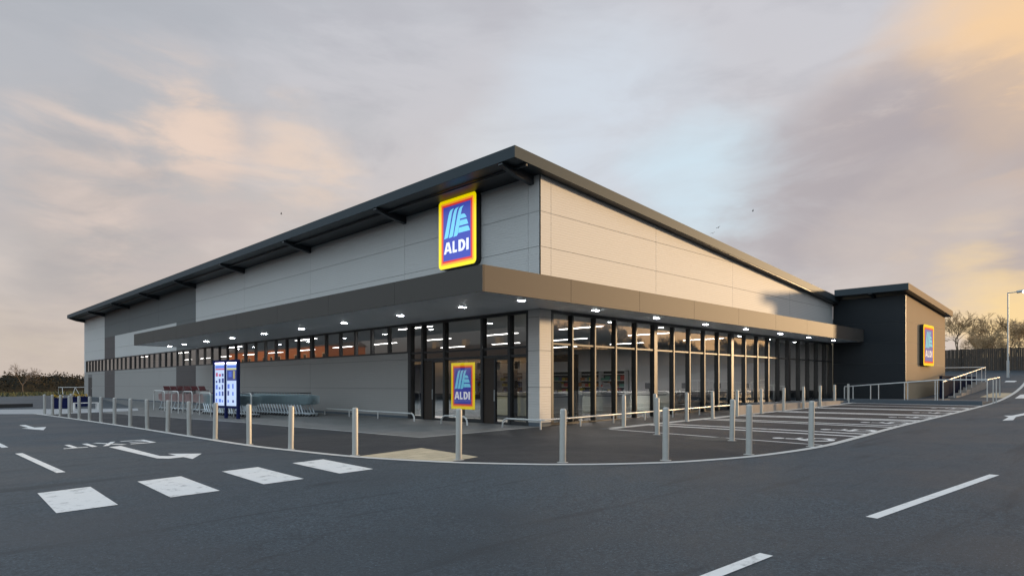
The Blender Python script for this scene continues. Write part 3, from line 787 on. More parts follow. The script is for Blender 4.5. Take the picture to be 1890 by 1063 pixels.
for y0, y1 in ((-.42, -.30), (-1.0, -.82)): b = MB(); b.box(-.01, 0.0, y0, y1, 1.762, 1.795, 'white_plastic'); b.build('clip', t)
sign_face('print_', lambda u, v, dd: (-.002 - dd * .6, -u * 1.38, v * 1.76), t, 0, 0)

# ------------------------------------------------------------------ inside the store
lamp0 = None
rows = [1.7, 7.0, 12.4, 17.8]
for i, x in enumerate(rows):
    for j in ((1, 3, 5, 7, 9) if i == 0 else range((11, 4, 3)[i - 1])):
        y = 4.1 + 5.3 * j
        lb_ = 'linear ceiling lamp, %s row from front windows, %s back from gable glazing' % (ORD[i], ORD[j])
        if lamp0 is None:
            lamp0 = thing('ceiling_lamp', lb_, 'ceiling lamp', (x, y, 4.02), 0, 'linear lamps on the shop ceiling')
            b = MB(); b.box(-.09, .09, -1.25, 1.25, 0.03, 0.06, 'white_plastic'); b.tube([(0, -.9, .09), (0, -.9, .23)], .008, 'steel', 5); b.tube([(0, .9, .09), (0, .9, .23)], .008, 'steel', 5); b.build('housing', lamp0)
            b = MB(); b.box(-.08, .08, -1.23, 1.23, 0.022, 0.03, 'lamp'); b.build('diffuser', lamp0)
            al = bpy.data.lights.new('lamp_light', 'AREA'); al.shape = 'RECTANGLE'; al.size, al.size_y = 0.16, 2.4; al.energy = 105; al.color = (1.0, 0.97, 0.92)
            ao = bpy.data.objects.new('lamp_light', al); COL.objects.link(ao); ao.parent = lamp0; ao.location = (0, 0, 0.015)
        else: dup(lamp0, (x, y, 4.02), None, lb_)
# checkouts near the glazing
def rounded_xy(x0, x1, y0, y1, r, z):
    return [(a, b_, z) for a, b_ in rrect(x0, x1, y0, y1, r, r, 6)]
ck0 = None
for i in range(6):
    x = 3.15 + 3.45 * i
    lb_ = 'pale checkout counter with rounded corner and dark belt, %s from the entrance corner' % ORD[i]
    if ck0 is None:
        ck0 = thing('checkout', lb_, 'checkout', (x, 2.4, Z0), 0, 'checkouts behind the glazing')
        b = MB(); b.prism(rounded_xy(0, 1.55, 0, 3.6, .22, 0.08), (0, 0, .78), 'counter'); b.prism(rounded_xy(.05, 1.5, .05, 3.55, .2, 0.0), (0, 0, .08), 'dark_plastic'); b.build('body', ck0, smooth=True)
        b = MB(); b.prism(rounded_xy(-.03, 1.58, -.03, 3.63, .24, .90), (0, 0, .05), 'counter_top'); b.prism(rounded_xy(.02, 1.53, .02, 3.58, .22, .86), (0, 0, .04), 'dark_plastic'); b.prism(rounded_xy(-.01, 1.56, -.01, 3.61, .23, .97), (0, 0, .06), 'counter_top'); b.build('worktop', ck0, smooth=True)
        b = MB(); b.box(.35, 1.2, .4, 3.4, 1.03, 1.05, 'dark_plastic'); b.build('belt', ck0)
        b = MB(); b.prism(rounded_xy(1.75, 2.6, .5, 2.4, .06, 0.0), (0, 0, .88), 'counter'); b.box(1.72, 2.63, .47, 2.43, .88, .94, 'counter_top'); b.build('till_stand', ck0)
        b = MB(); b.box(1.95, 2.0, 1.2, 1.65, 1.15, 1.45, 'dark_plastic'); b.tube([(2.0, 1.42, .94), (2.0, 1.42, 1.2)], .02, 'dark_plastic', 6); b.build('till_screen', ck0)
    else: dup(ck0, (x, 2.4, Z0), None, lb_)
t = thing('packing_bench', 'long dark packing bench behind the glazing beside the parking bays', 'bench', (9.6, 0.45, Z0))
b = MB(); b.box(0, 16.0, 0, .55, .86, .94, 'bench_dark'); b.box(0, 16, .47, .55, .94, 1.02, 'bench_dark'); b.build('top', t)
b = MB()
b.box(0.1, 15.9, .56, .60, .0, .86, 'counter'); b.build('back_panel', t)
for k in range(9):
    b = MB(); xx = .35 + 1.9 * k
    b.prism([(xx, .02, .86), (xx + 1.2, .02, .86), (xx + 1.2, .02, .78), (xx + .15, .02, .48)], (0, .5, 0), 'bench_dark'); b.build('bracket', t)
# stocked shelf units against the far wall
rnd = random.Random(5)
def shelf_unit(y, ln, label):
    t = thing('shelf_unit', label, 'shelf unit', (25.2, y, Z0), 0, 'stocked shelves along the shop wall')
    b = MB(); b.box(.45, .5, 0, ln, 0, 2.45, 'dark_plastic'); b.box(0, .45, 0, .03, 0, 2.4, 'interior_wall'); b.box(0, .45, ln - .03, ln, 0, 2.4, 'interior_wall'); b.build('frame', t)
    for k in range(5):
        b = MB(); b.box(-.02, .45, .03, ln - .03, .15 + .5 * k, .19 + .5 * k, 'counter_top'); so = b.build('shelf', t)
        b = MB(); yy = .08
        while yy < ln - .3 and k < 4:
            wv, hv = rnd.uniform(.12, .5), rnd.uniform(.16, .38); b.box(.03, .36, yy, min(yy + wv, ln - .06), .191 + .5 * k, .19 + .5 * k + hv, 'goods%d' % rnd.randrange(6)); yy += wv + rnd.uniform(.01, .08)
        b.build('goods', so)
    b = MB(); b.box(-.05, .45, 0, ln, 2.42, 2.52, 'white_plastic'); b.build('canopy_top', t)
for k, (y, ln) in enumerate(((14.9, 2.4), (17.4, 2.2), (20.1, 2.8), (26.0, 3.0), (29.4, 3.0), (32.8, 3.0))):
    shelf_unit(y, ln, 'stocked shelf unit on the far shop wall, %s beyond the checkouts' % ORD[k])

# ------------------------------------------------------------------ bollards
bol = None
def bollard(x, y, label, group):
    global bol
    z = gz(x)
    if bol is None:
        b = MB(); b.lathe([(0.115, -0.05), (0.112, 0.006), (0.066, 0.012), (0.064, 0.014), (0.064, 1.0), (0.061, 1.02), (0.052, 1.034), (0.03, 1.042), (0.003, 1.045)], 'bollard', 20)
        bol = b.build('bollard', smooth=True); bol.location = (x, y, z); tag(bol, label, 'bollard', group); return
    o = bol.copy(); COL.objects.link(o); o.location = (x, y, z); o['label'] = label; o['group'] = group
    o.rotation_euler = (R(random.Random(x).uniform(-1, 1)), R(random.Random(y).uniform(-1, 1)), x)
GL = 'bollards along the curved white kerb line'
rowL = [(-8.21, -2.24), (-8.59, 0.07), (-8.78, 2.08), (-8.85, 4.29), (-8.90, 6.32), (-8.98, 8.14), (-9.03, 10.23), (-9.08, 12.21), (-9.13, 14.25), (-9.18, 16.23), (-9.24, 18.0), (-9.34, 19.5), (-9.37, 21.51), (-9.40, 23.53), (-9.44, 25.3), (-9.54, 26.9)]
for k, (x, y) in enumerate(rowL):
    bollard(x, y, 'grey steel bollard on the white kerb line, %s leftward from the cream paving patch' % ORD[k], GL)
bollard(-8.34, 26.96, 'grey steel bollard set back from the far end of the kerb line row', GL)
for (x, y), l in zip(((-7.22, -4.59), (-6.15, -6.45), (-4.61, -7.77), (-2.71, -8.55), (-0.45, -8.93)),
                     ('grey steel bollard standing at the right edge of the cream paving patch', 'grey steel bollard standing alone in front of the glazed corner pier', 'tall near bollard on the kerb line midway to the parking bays',
                      'near bollard on the kerb line, last but one before the bay lines', 'bollard on the kerb line at the first parking bay')): bollard(x, y, l, GL)
bollard(-0.3, -6.94, 'bollard on dark tarmac halfway along the first bay line', 'bollards inside the first bay line')
bollard(-0.05, -4.58, 'bollard on dark tarmac near the store end of the first bay line', 'bollards inside the first bay line')
for k, (x, y) in enumerate(((1.54, -2.28), (3.1, -2.45), (5.0, -2.5), (6.75, -2.55), (8.55, -2.6), (10.7, -2.6), (13.1, -2.5), (15.5, -2.42), (17.7, -2.35), (20.2, -2.15), (22.7, -1.98))):
    bollard(x, y, 'bollard at the head of the parking bays, %s from the glazed corner' % ORD[k], 'bollards along the heads of the bays')

# ------------------------------------------------------------------ low rails and hoops
def rail(name, label, cat, pts, z, posts, r=.03, ends=(True, True), group=None):
    t = thing(name, label, cat, (0, 0, 0), 0, group)
    P_ = [(x, y, gz(x) + z) for x, y in pts]
    if ends[0]: x, y = pts[0]; q = Vector(pts[1]) - Vector(pts[0]); q = q.normalized() * .22; P_ = [(x - q.x, y - q.y, gz(x) - .02), (x - q.x * .9, y - q.y * .9, gz(x) + z * .55), (x - q.x * .55, y - q.y * .55, gz(x) + z * .88)] + P_
    if ends[1]: x, y = pts[-1]; q = Vector(pts[-1]) - Vector(pts[-2]); q = q.normalized() * .22; P_ = P_ + [(x + q.x * .55, y + q.y * .55, gz(x) + z * .88), (x + q.x * .9, y + q.y * .9, gz(x) + z * .55), (x + q.x, y + q.y, gz(x) - .02)]
    b = MB(); b.tube(P_, r, 'rail', 10); b.build('top_bar', t, smooth=True)
    for x, y in posts:
        b = MB(); b.tube([(x, y, gz(x) - .02), (x, y, gz(x) + z)], r * .9, 'rail', 8); b.build('post', t, smooth=True)
    return t
GR = 'low trolley rails along the foot of the walls'
rail('low_rail', 'low tubular rail along the front wall between trolleys and entrance', 'low rail', [(-0.95, 5.95), (-0.95, 12.6)], .30, [(-.95, 8.3), (-.95, 10.6)], group=GR)
rail('low_rail', 'short low hoop rail in front of the poster at the entrance', 'low rail', [(-1.1, 3.65), (-1.1, 2.62)], .30, [], group=GR)
rail('low_rail', 'low tubular rail wrapping the corner pier and running along the gable glazing', 'low rail', [(-0.9, 0.62), (-0.9, -0.75), (-0.75, -0.9), (11.6, -0.95)], .30, [(-.85, -.85), (1.0, -.92), (2.8, -.92), (4.7, -.93), (6.6, -.93), (8.6, -.94), (11.4, -.95)], ends=(True, False), group=GR)
GH = 'trolley park hoops'
def hoop(y0, y1, x, h, label):
    b = MB(); rr = .16; z = gz(x)
    P_ = [(x, y0, z - .02), (x, y0, z + h - rr)] + [(x, y0 + (1 if y1 > y0 else -1) * rr * (1 - math.cos(R(a))), z + h - rr + rr * math.sin(R(a))) for a in (30, 60, 90)] \
        + [(x, y1 - (1 if y1 > y0 else -1) * rr * (1 - math.cos(R(a))), z + h - rr + rr * math.sin(R(a))) for a in (90, 60, 30)] + [(x, y1, z + h - rr), (x, y1, z - .02)]
    b.tube(P_, .028, 'rail', 10); o = b.build('trolley_hoop', smooth=True); tag(o, label, 'hoop', GH)
hoop(22.0, 20.9, -4.8, 1.12, 'upright steel hoop, second from the left among the trolleys')
hoop(21.0, 19.6, -4.55, 1.12, 'upright steel hoop overlapping its neighbour left of the lit display')
hoop(18.4, 16.9, -4.6, 1.08, 'upright steel hoop immediately left of the lit display board')
hoop(26.6, 24.6, -4.4, 1.12, 'rust-tinged steel hoop at the far left end of the trolleys')
hoop(14.9, 12.95, -4.3, 1.10, 'upright steel hoop immediately right of the lit display board')

# ------------------------------------------------------------------ trolleys
def make_trolley(name, label, group, wire, grip, tall=0.0):
    t = thing(name, label, 'shopping trolley', (0, 0, 0), 0, group)
    b = MB(); W0, W1, H0, H1 = .28, .21, .50, .96
    # wire basket, deep end by the handle at y = 0, nose at y = -0.85
    for s in (-1, 1):
        for k in range(9):
            f_ = k / 8; x = s * (W0 + (W1 - W0) * f_); zb = H0 + .10 * f_; ztp = H1 - .05 * f_
            b.tube([(x * .92, -.85 * f_, zb), (x, -.85 * f_, ztp)], .010, wire, 4, cap=False)
        for k in range(7):
            q = k / 6; b.tube([(s * W0 * (.92 + .08 * q), 0, H0 + (H1 - H0) * q), (s * W1 * (.92 + .08 * q), -.85, H0 + .10 + (H1 - H0 - .15) * q)], .011 if k in (0, 6) else .008, wire, 4, cap=False)
    for k in range(7):
        q = k / 6; b.tube([(-W1 * .95, -.85, H0 + .10 + (H1 - H0 - .15) * q), (W1 * .95, -.85, H0 + .10 + (H1 - H0 - .15) * q)], .005, wire, 4, cap=False)
        q2 = -W0 + 2 * W0 * q; b.tube([(q2 * .92, 0, H0), (q2 * .72, -.85, H0 + .10)], .005, wire, 4, cap=False)
        b.tube([(q2 * .92, 0, H0), (q2, 0, H1)], .005, wire, 4, cap=False)
    b.build('basket', t)
    b = MB(); b.tube([(-.29, .10, 1.04 + tall), (.29, .10, 1.04 + tall)], .018, grip, 8)
    for s in (-1, 1): b.tube([(s * .28, 0, H1), (s * .285, .05, 1.0 + tall * .6), (s * .285, .10, 1.04 + tall)], .012, wire, 6)
    if tall:
        b.prism([(-.16, .06, 1.06 + tall), (.16, .06, 1.06 + tall), (.16, -.16, 1.24 + tall), (-.16, -.16, 1.24 + tall)], (0, 0, .03), grip)
    b.build('handle', t)
    b = MB()
    for s in (-1, 1):
        b.tube([(s * .265, 0.02, .52), (s * .27, -.26, .14)], .022, 'leg_metal', 6)
        b.tube([(s * .275, .12, .13), (s * .20, -.72, .13)], .014, 'leg_metal', 6)
    b.tube([(-.275, .12, .13), (.275, .12, .13)], .012, 'leg_metal', 6); b.tube([(-.20, -.72, .13), (.20, -.72, .13)], .012, 'leg_metal', 6)
    b.build('chassis', t)
    for sx, yy in ((-.26, .10), (.26, .10), (-.19, -.70), (.19, -.70)):
        b = MB(); b.tube([(sx - .016, yy, .06), (sx + .016, yy, .06)], .06, 'rubber', 12); b.box(sx - .02, sx + .02, yy - .02, yy + .02, .06, .13, 'leg_metal'); b.build('wheel', t)
    return t
def nest(n, x, y, pitch, proto, lab, ends, rz=0.0, dx=0.0):
    for k in range(n):
        l = ends[0] if k == 0 else (ends[1] if k == n - 1 else lab % ORD[k])
        px, py = x + dx * k, y + pitch * k
        if k == 0: proto.location = (px, py, gz(px) + .004); proto.rotation_euler = (0, 0, rz); proto['label'] = l
        else: dup(proto, (px, py, gz(px) + .004), rz, l)
nest(26, -1.9, 12.75, .238, make_trolley('shopping_trolley', 'x', 'trolleys nested in the row by the wall', 'wire', 'dark_plastic'), 'steel trolley nested by the wall, %s from the entrance end',
     ('front steel trolley at the entrance end of the nest by the wall', 'last steel trolley at the far end of the nest by the wall'), 0.0, -.03)
nest(18, -3.75, 14.6, .262, make_trolley('shopping_trolley', 'x', 'trolleys nested behind the lit display', 'wire', 'red_grip'), 'steel trolley nested behind the lit display, %s from its right end',
     ('steel trolley at the right end of the nest behind the lit display', 'steel trolley at the left end of the nest behind the lit display'), 0.0, -.01)
nest(6, -3.6, 21.0, .98, make_trolley('shopping_trolley', 'x', 'tall red handled trolleys at the left end', 'pink_wire', 'red_grip', .10), 'tall trolley with dark red child seat, %s left of the hoops',
     ('tall trolley with dark red child seat, nearest the steel hoops', 'tall trolley with dark red child seat at the far left end'), math.pi, -.06)

# ------------------------------------------------------------------ lit double display board
t = thing('display_board', 'navy double poster display with violet strip lights standing before the trolleys', 'display board', (-4.85, 14.30, gz(-4.85)), R(10))
b = MB()
for y in (-.92, .02, .96): b.box(-.05, .07, y - .05, y + .05, 0, 2.56, 'navy')
for z in (.50, 2.50): b.box(-.045, .065, -.87, .91, z - .05, z + .055, 'navy')
b.box(.03, .065, -.87, .91, .55, 2.45, 'navy'); b.build('frame', t)
for s, y0 in ((0, .07), (1, -.87)):
    p = MB(); y1 = y0 + .84
    p.box(-.004, .03, y0, y1, .55, 2.45, 'ad_paper')
    q = p; fy_ = lambda u: y1 - u * (y1 - y0); fz_ = lambda v: .55 + v * 1.9
    def patch(u0, u1, v0, v1, m): q.box(-.008, -.005, fy_(u0), fy_(u1), fz_(v0), fz_(v1), m)
    rr = random.Random(3 + s)
    patch(.06, .94, .87, .93, 'ad_blue'); patch(.06, .94, .83, .862, 'ad_red' if s == 0 else 'ad_yellow')
    if s:
        patch(.05, .95, .58, .825, 'ad_ink'); patch(.62, .8, .62, .80, 'ad_yellow'); patch(.2, .5, .66, .79, 'ad_blue')
    for r_ in range(3 if s else 5):
        for c_ in range(2 if s else 3):
            uu = .1 + c_ * (.44 if s else .29); vv = .08 + r_ * (.16 if s else .15)
            patch(uu, uu + rr.uniform(.1, .22), vv, vv + rr.uniform(.05, .11), rr.choice(('ad_ink', 'ad_blue', 'ad_blue') if (s or r_ < 3) else ('ad_red', 'ad_ink')))
    p.build('poster', t)
    l = MB(); l.box(-.012, .0, y0 + .03, y1 - .03, 2.39, 2.445, 'ad_lamp'); l.build('strip_light', t)

# ------------------------------------------------------------------ raised walkway, handrails and steps beyond the bays
w = MB(); w.box(9.2, 20.6, -2.30, -2.02, .1, .63, 'concrete'); w.box(9.12, 9.199, -2.31, -2.01, .1, .64, 'dark_concrete')
for x in (11.5, 13.9, 16.2, 18.5): w.box(x - .01, x + .01, -2.306, -2.301, .1, .60, 'joint')
tag(w.build('low_wall'), 'low tan concrete wall between bay bollards and the glazing', 'wall')
w = MB(); w.box(14.0, 23.0, -2.0, -0.05, .1, .60, 'dark_concrete'); w.box(23.0, 25.99, -8.0, -0.05, .2, .655, 'dark_concrete'); w.box(26, 38, -5.6, -3.95, .2, .66, 'dark_concrete')
tag(w.build('raised_walkway'), kind='structure')
w = MB(); w.box(22.86, 23.0, -8.05, -1.5, .3, .68, 'dark_concrete'); tag(w.build('kerb_wall'), 'long low dark blue kerb wall closing the end of the parking bays', 'kerb wall')
t = thing('handrail', 'long galvanised handrail rising along the dark annex above the kerb wall', 'handrail', (0, 0, 0))
tp = [(23.4, -1.55, 1.37), (23.4, -4.6, 1.60), (23.4, -6.1, 1.72), (23.4, -8.15, 1.72), (26.2, -8.2, 1.86)]
b = MB(); b.tube([(23.4, -1.55, .66)] + [(23.4, -1.55, 1.30)] + tp + [(26.3, -8.2, .9)], .032, 'rail', 10); b.build('top_bar', t, smooth=True)
for y in (-2.0, -2.9, -3.3, -4.55, -4.7, -5.95, -6.05, -6.3, -8.15):
    zt_ = 1.37 + (min(max(-y - 1.55, 0), 4.55)) * .077
    b = MB(); b.tube([(23.4, y, .65), (23.4, y, zt_)], .026, 'rail', 8); b.build('post', t)
for x in (24.6, 25.4): b = MB(); b.tube([(x, -8.19, gz(x)), (x, -8.19, 1.72 + (x - 23.4) * .05)], .026, 'rail', 8); b.build('post', t)
t = thing('stair_handrail', 'sunlit galvanised handrail climbing beside the steps right of the annex', 'handrail', (0, 0, 0))
b = MB(); b.tube([(27.0, -5.5, 1.64), (38.4, -5.5, 2.66)], .032, 'rail', 10); b.tube([(38.4, -5.5, 2.66), (38.4, -2.4, 2.66)], .032, 'rail', 10); b.build('top_bar', t, smooth=True)
for x in (27.1, 29.6, 31.2, 32.7, 34.2, 35.6, 37.2, 38.4): b = MB(); b.tube([(x, -5.5, .62 + max(0, x - 29) * .11), (x, -5.5, 1.64 + (x - 27) * .0895)], .026, 'rail', 8); b.build('post', t)
b = MB(); b.tube([(38.4, -2.4, 1.2), (38.4, -2.4, 2.66)], .026, 'rail', 8); b.build('post', t)
t = thing('steps', 'shallow concrete steps with dark risers climbing right of the annex', 'steps', (0, 0, 0))
for k in range(6):
    b = MB(); x0 = 29.6 + 1.25 * k; b.box(x0, 38.2, -5.62 - .012 * k, -5.2, .5, .80 + .17 * k, 'concrete'); b.build('step', t)
w = MB(); w.box(28.6, 37.6, -5.12, -4.98, .5, 2.0, 'navy_dark'); tag(w.build('dark_panel'), 'dark blue wall panel standing behind the concrete steps', 'wall')

# ------------------------------------------------------------------ street lamp
lx, ly = 46.58, -5.52; lz = gz(lx)
t = thing('street_lamp', 'tall grey street lamp with lit violet-white head by the fence', 'street lamp', (lx, ly, lz))
b = MB(); b.tube([(0, 0, -.1), (0, 0, 1.3)], .10, 'steel', 12); b.tube([(0, 0, 1.3), (0, 0, 6.55)], .065, 'steel', 12, r1=.05); b.build('post', t, smooth=True)
ad = Vector((.35, -.94, 0)).normalized()
b = MB(); b.tube([(0, 0, 6.5), tuple(ad * .65 + Vector((0, 0, 6.56)))], .035, 'steel', 8); b.build('arm', t)
a0, a1 = ad * .55 + Vector((0, 0, 6.55)), ad * 1.35 + Vector((0, 0, 6.68))
b = MB(); b.tube([a0, a0.lerp(a1, .2), a0.lerp(a1, .8), a1], .11, 'steel', 10); h = b.build('lamp_head', t, smooth=True)
b = MB(); b.tube([tuple(a0.lerp(a1, .45) + Vector((-.04, -.02, -.06))), tuple(a1 + Vector((-.04, -.02, -.05)))], .10, 'street_light', 12); b.build('lens', h)

# ------------------------------------------------------------------ fences
def fence(name, label, x0, y0, x1, y1, h, n, up=lambda x: 0):
    t = thing(name, label, 'fence', (x0, y0, gz(x0)))
    gg = lambda x: gz(x) + up(x)
    rr = random.Random(9); d_ = Vector((x1 - x0, y1 - y0)); L_ = d_.length; d_.normalize(); nn = Vector((-d_.y, d_.x))
    b = MB(); s = 0.0
    while s < L_:
        wv = .15; hh = h + rr.uniform(-.02, .02); p = d_ * s; q = d_ * min(s + wv - .008, L_); zz = gg(x0 + p.x) - gz(x0)
        o = nn * (.02 if int(s / wv) % 2 else .0)
        b.prism([(p.x + o.x, p.y + o.y, zz - .2), (q.x + o.x, q.y + o.y, zz - .2), (q.x + o.x, q.y + o.y, zz + hh), (p.x + o.x, p.y + o.y, zz + hh)], (nn.x * .02, nn.y * .02, 0), 'fence_wood'); s += wv
    b.build('boards', t)
    for k in range(n + 1):
        p = d_ * (L_ * k / n) - nn * .08; zz = gg(x0 + p.x) - gz(x0)
        b = MB(); b.box(p.x - .05, p.x + .05, p.y - .05, p.y + .05, zz - .2, zz + h + .05, 'fence_wood'); b.build('post', t)
fence('timber_fence', 'tall dark timber fence behind the street lamp and steps', 54.0, 8.0, 54.0, -16.0, 1.95, 8)
def bank_z(x): return 3.0 * min(1, max(0, (x - -8) / 6)) * min(1, max(.03, (74 - x) / 52))
b = MB(); bx = [-8, -4, -1, 2] + list(range(6, 142, 4))
for i in range(len(bx) - 1):
    for (y0, f0), (y1, f1) in (((-26.5, 0), (-28, .45)), ((-28, .45), (-30, 1)), ((-30, 1), (-40, 1)), ((-40, 1), (-48, 0))):
        b.face([(x, y, gz(x) - .05 + f * bank_z(x)) for x, y, f in ((bx[i], y1, f1), (bx[i + 1], y1, f1), (bx[i + 1], y0, f0), (bx[i], y0, f0))], 'wood_far')
tag(b.build('embankment'), kind='structure')
fence('timber_fence', 'dark timber fence on the bank along the far side of the lane', 2.0, -31.0, 130.0, -31.0, 2.0, 36, bank_z)

# ------------------------------------------------------------------ trees
def make_tree(name, label, group, seed, H, wood, twig, loc, spread=1.0, depth=6, rmin=.014):
    rr = random.Random(seed)
    t = thing(name, label, 'tree', loc, 0, group)
    tr, cr = MB(), MB()
    def grow(p, d, L, r, lev):
        q = p; pts = [p]
        dd = d.copy()
        for _ in range(3):
            dd = (dd + Vector((rr.gauss(0, .13), rr.gauss(0, .13), rr.gauss(.03, .08)))).normalized()
            q = q + dd * L / 3; pts.append(q)
        mb = tr if lev < 2 else cr
        mb.tube(pts, r, wood if lev < 3 else twig, 6 if lev < 2 else 3, cap=False, r1=r * .62)
        if lev >= depth: return
        n = (3 if lev == 0 else rr.choice((3, 3, 4)))
        for k in range(n):
            a = rr.uniform(.28, .75) * (1.15 if lev else .9) * spread
            ax = dd.orthogonal().normalized(); ax.rotate(__import__('mathutils').Quaternion(dd, rr.uniform(0, 6.283)))
            nd = (dd * math.cos(a) + ax * math.sin(a)); nd.z += .10; nd.normalize()
            st = pts[-1] if k < 2 or lev == 0 else pts[2]
            grow(st, nd, L * rr.uniform(.62, .84), max(r * rr.uniform(.5, .64), rmin), lev + 1)
    grow(Vector((0, 0, -.1)), Vector((rr.gauss(0, .05), rr.gauss(0, .05), 1)).normalized(), H * .27, H * .018, 0)
    tr.build('trunk', t, smooth=True); cr.build('crown', t)
    return t
GT = 'bare winter trees beyond the timber fence'
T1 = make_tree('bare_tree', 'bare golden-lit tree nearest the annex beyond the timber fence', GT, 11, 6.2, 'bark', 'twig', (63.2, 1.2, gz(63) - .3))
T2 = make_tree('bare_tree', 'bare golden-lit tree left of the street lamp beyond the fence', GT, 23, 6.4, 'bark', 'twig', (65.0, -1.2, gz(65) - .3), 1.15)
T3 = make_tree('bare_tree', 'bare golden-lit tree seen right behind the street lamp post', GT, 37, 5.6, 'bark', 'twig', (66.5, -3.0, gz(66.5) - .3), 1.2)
for src, x, y, s, rz, l in ((T3, 64.0, 0.1, .72, 2.0, 'smaller bare bush-like tree between the two trees left of the street lamp'), (T1, 68.5, -4.6, .95, 1.3, 'bare tree at the right edge beyond the fence'), (T2, 70.0, -2.2, .85, 4.0, 'low bare tree deep behind the street lamp'),
                            (T2, 61.0, -.9, .6, 5.1, 'low twiggy tree close behind the fence left of the lamp'), (T1, 62.0, -2.3, .62, 3.1, 'low twiggy tree close behind the fence by the lamp'), (T3, 63.5, -4.0, .66, .6, 'low twiggy tree close behind the fence at the right edge'),
                            (T2, 60.0, 1.9, .5, 2.2, 'scrubby low tree at the annex corner behind the fence'), (T1, 60.5, -3.1, .5, 4.4, 'scrubby low tree directly behind the lamp post'), (T3, 59.5, .2, .5, 1.1, 'scrubby low tree over the fence between annex and lamp'), (T3, 67.0, -.3, .8, 3.4, 'taller bare tree set back midway between annex and lamp')):
    dup(src, (x, y, gz(x) - .3), rz, l, None, s)
# trees along the far side of the lane behind the camera, seen mirrored in the glazing
GB = 'bare trees across the lane mirrored in the glazing'
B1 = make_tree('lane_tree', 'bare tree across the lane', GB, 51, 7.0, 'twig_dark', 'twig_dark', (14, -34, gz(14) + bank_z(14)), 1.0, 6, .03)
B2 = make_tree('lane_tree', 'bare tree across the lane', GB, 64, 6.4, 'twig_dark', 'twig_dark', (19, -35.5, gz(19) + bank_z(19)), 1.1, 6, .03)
rr = random.Random(77)
for k in range(30):
    x = 76 + k * 2.2 + rr.uniform(-.8, .8)
    dup((B1, B2)[k % 2], (x, -33.4 + rr.uniform(-.6, .9), gz(x) + bank_z(x) - .2), rr.uniform(0, 6), None, None, rr.uniform(.5, .72))
for k in range(42):
    x = 4 + k * 1.65 + rr.uniform(-.8, .8)
    dup((B1, B2)[k % 2], (x, -34.5 + rr.uniform(-2, 1.5), gz(x) + bank_z(x) - .2), rr.uniform(0, 6), None, None, rr.uniform(.75, 1.0) * (1 if x < 50 else .72))

# ------------------------------------------------------------------ far left: woodland, verge, barriers, planters
rr = random.Random(4)
b = MB()
def wtop(x, y): return 1.35 + .012 * (x + 60) + .5 * math.sin(x * .11) + .4 * math.sin(x * .31 + 1) + .3 * math.sin(x * .9) + .25 * math.sin(x * 2.3) + (y - 118) * .045
wx = [-62 + 1.5 * k for k in range(60)]
for i in range(len(wx) - 1):
    P4 = [[(x, 119, gz(x)), (x, 121, gz(x) + .7 * wtop(x, 121)), (x, 140, gz(x) + .8 * wtop(x, 140)), (x, 144, gz(x))] for x in (wx[i], wx[i + 1])]
    for q in range(3): b.face([P4[0][q], P4[1][q], P4[1][q + 1], P4[0][q + 1]], 'wood_far')
for k in range(15000):
    x = -60 + 84 * rr.random(); y = 118 + rr.uniform(-3, 24)
    z = gz(x) + max(.1, wtop(x, y)) * rr.random() ** .6; s = rr.uniform(.08, .24)
    n1 = Vector((rr.gauss(0, 1), rr.gauss(0, 1), rr.gauss(0, 1))).normalized(); n2 = n1.orthogonal().normalized(); n3 = n1.cross(n2); c = Vector((x, y, z))
    b.face([c + n2 * s, c + n3 * s * .8, c - n2 * s * .9, c - n3 * s * .7], 'wood_far')
tag(b.build('woodland'), 'dark winter woodland along the far left horizon', kind='stuff')
drape('verge', [[(-120, 84), (40, 84), (40, 118), (-120, 118)]], 0.02, 'grass')
b = MB()
for k in range(2600):
    x, y = rr.uniform(-25, 14), rr.uniform(84, 104); z = gz(x) + .02; h_ = rr.uniform(.15, .5); a = rr.uniform(0, 3.14); s = rr.uniform(.05, .16)
    b.face([(x - s * math.cos(a), y - s * math.sin(a), z), (x + s * math.cos(a), y + s * math.sin(a), z), (x + rr.gauss(0, .1), y + rr.gauss(0, .1), z + h_)], 'grass')
tag(b.build('grass'), 'long rough grass on the verge in front of the woodland', kind='stuff')
make_tree('bare_tree', 'spindly bare tree showing beside the far left corner of the store', 'far trees', 91, 5.2, 'twig_dark', 'twig_dark', (-1.0, 104, 0), 1.2, 5)
t = thing('guard_rail', 'long pale guard rail beyond the lane at the far left', 'guard rail', (-40, 78, gz(-40)))
b = MB(); b.box(0, 33.6, -.03, .03, .32, .52, 'white_plastic'); b.build('beam', t)
for k in range(9): b = MB(); b.box(4 * k + .2, 4 * k + .32, .031, .10, 0, .50, 'steel'); b.build('post', t)
w = MB(); w.box(-40, -8.3, 40.0, 40.25, -.3, .18, 'dark_plastic'); tag(w.build('dark_kerb'), 'low dark kerb wall across the lane at the far left', 'kerb wall')
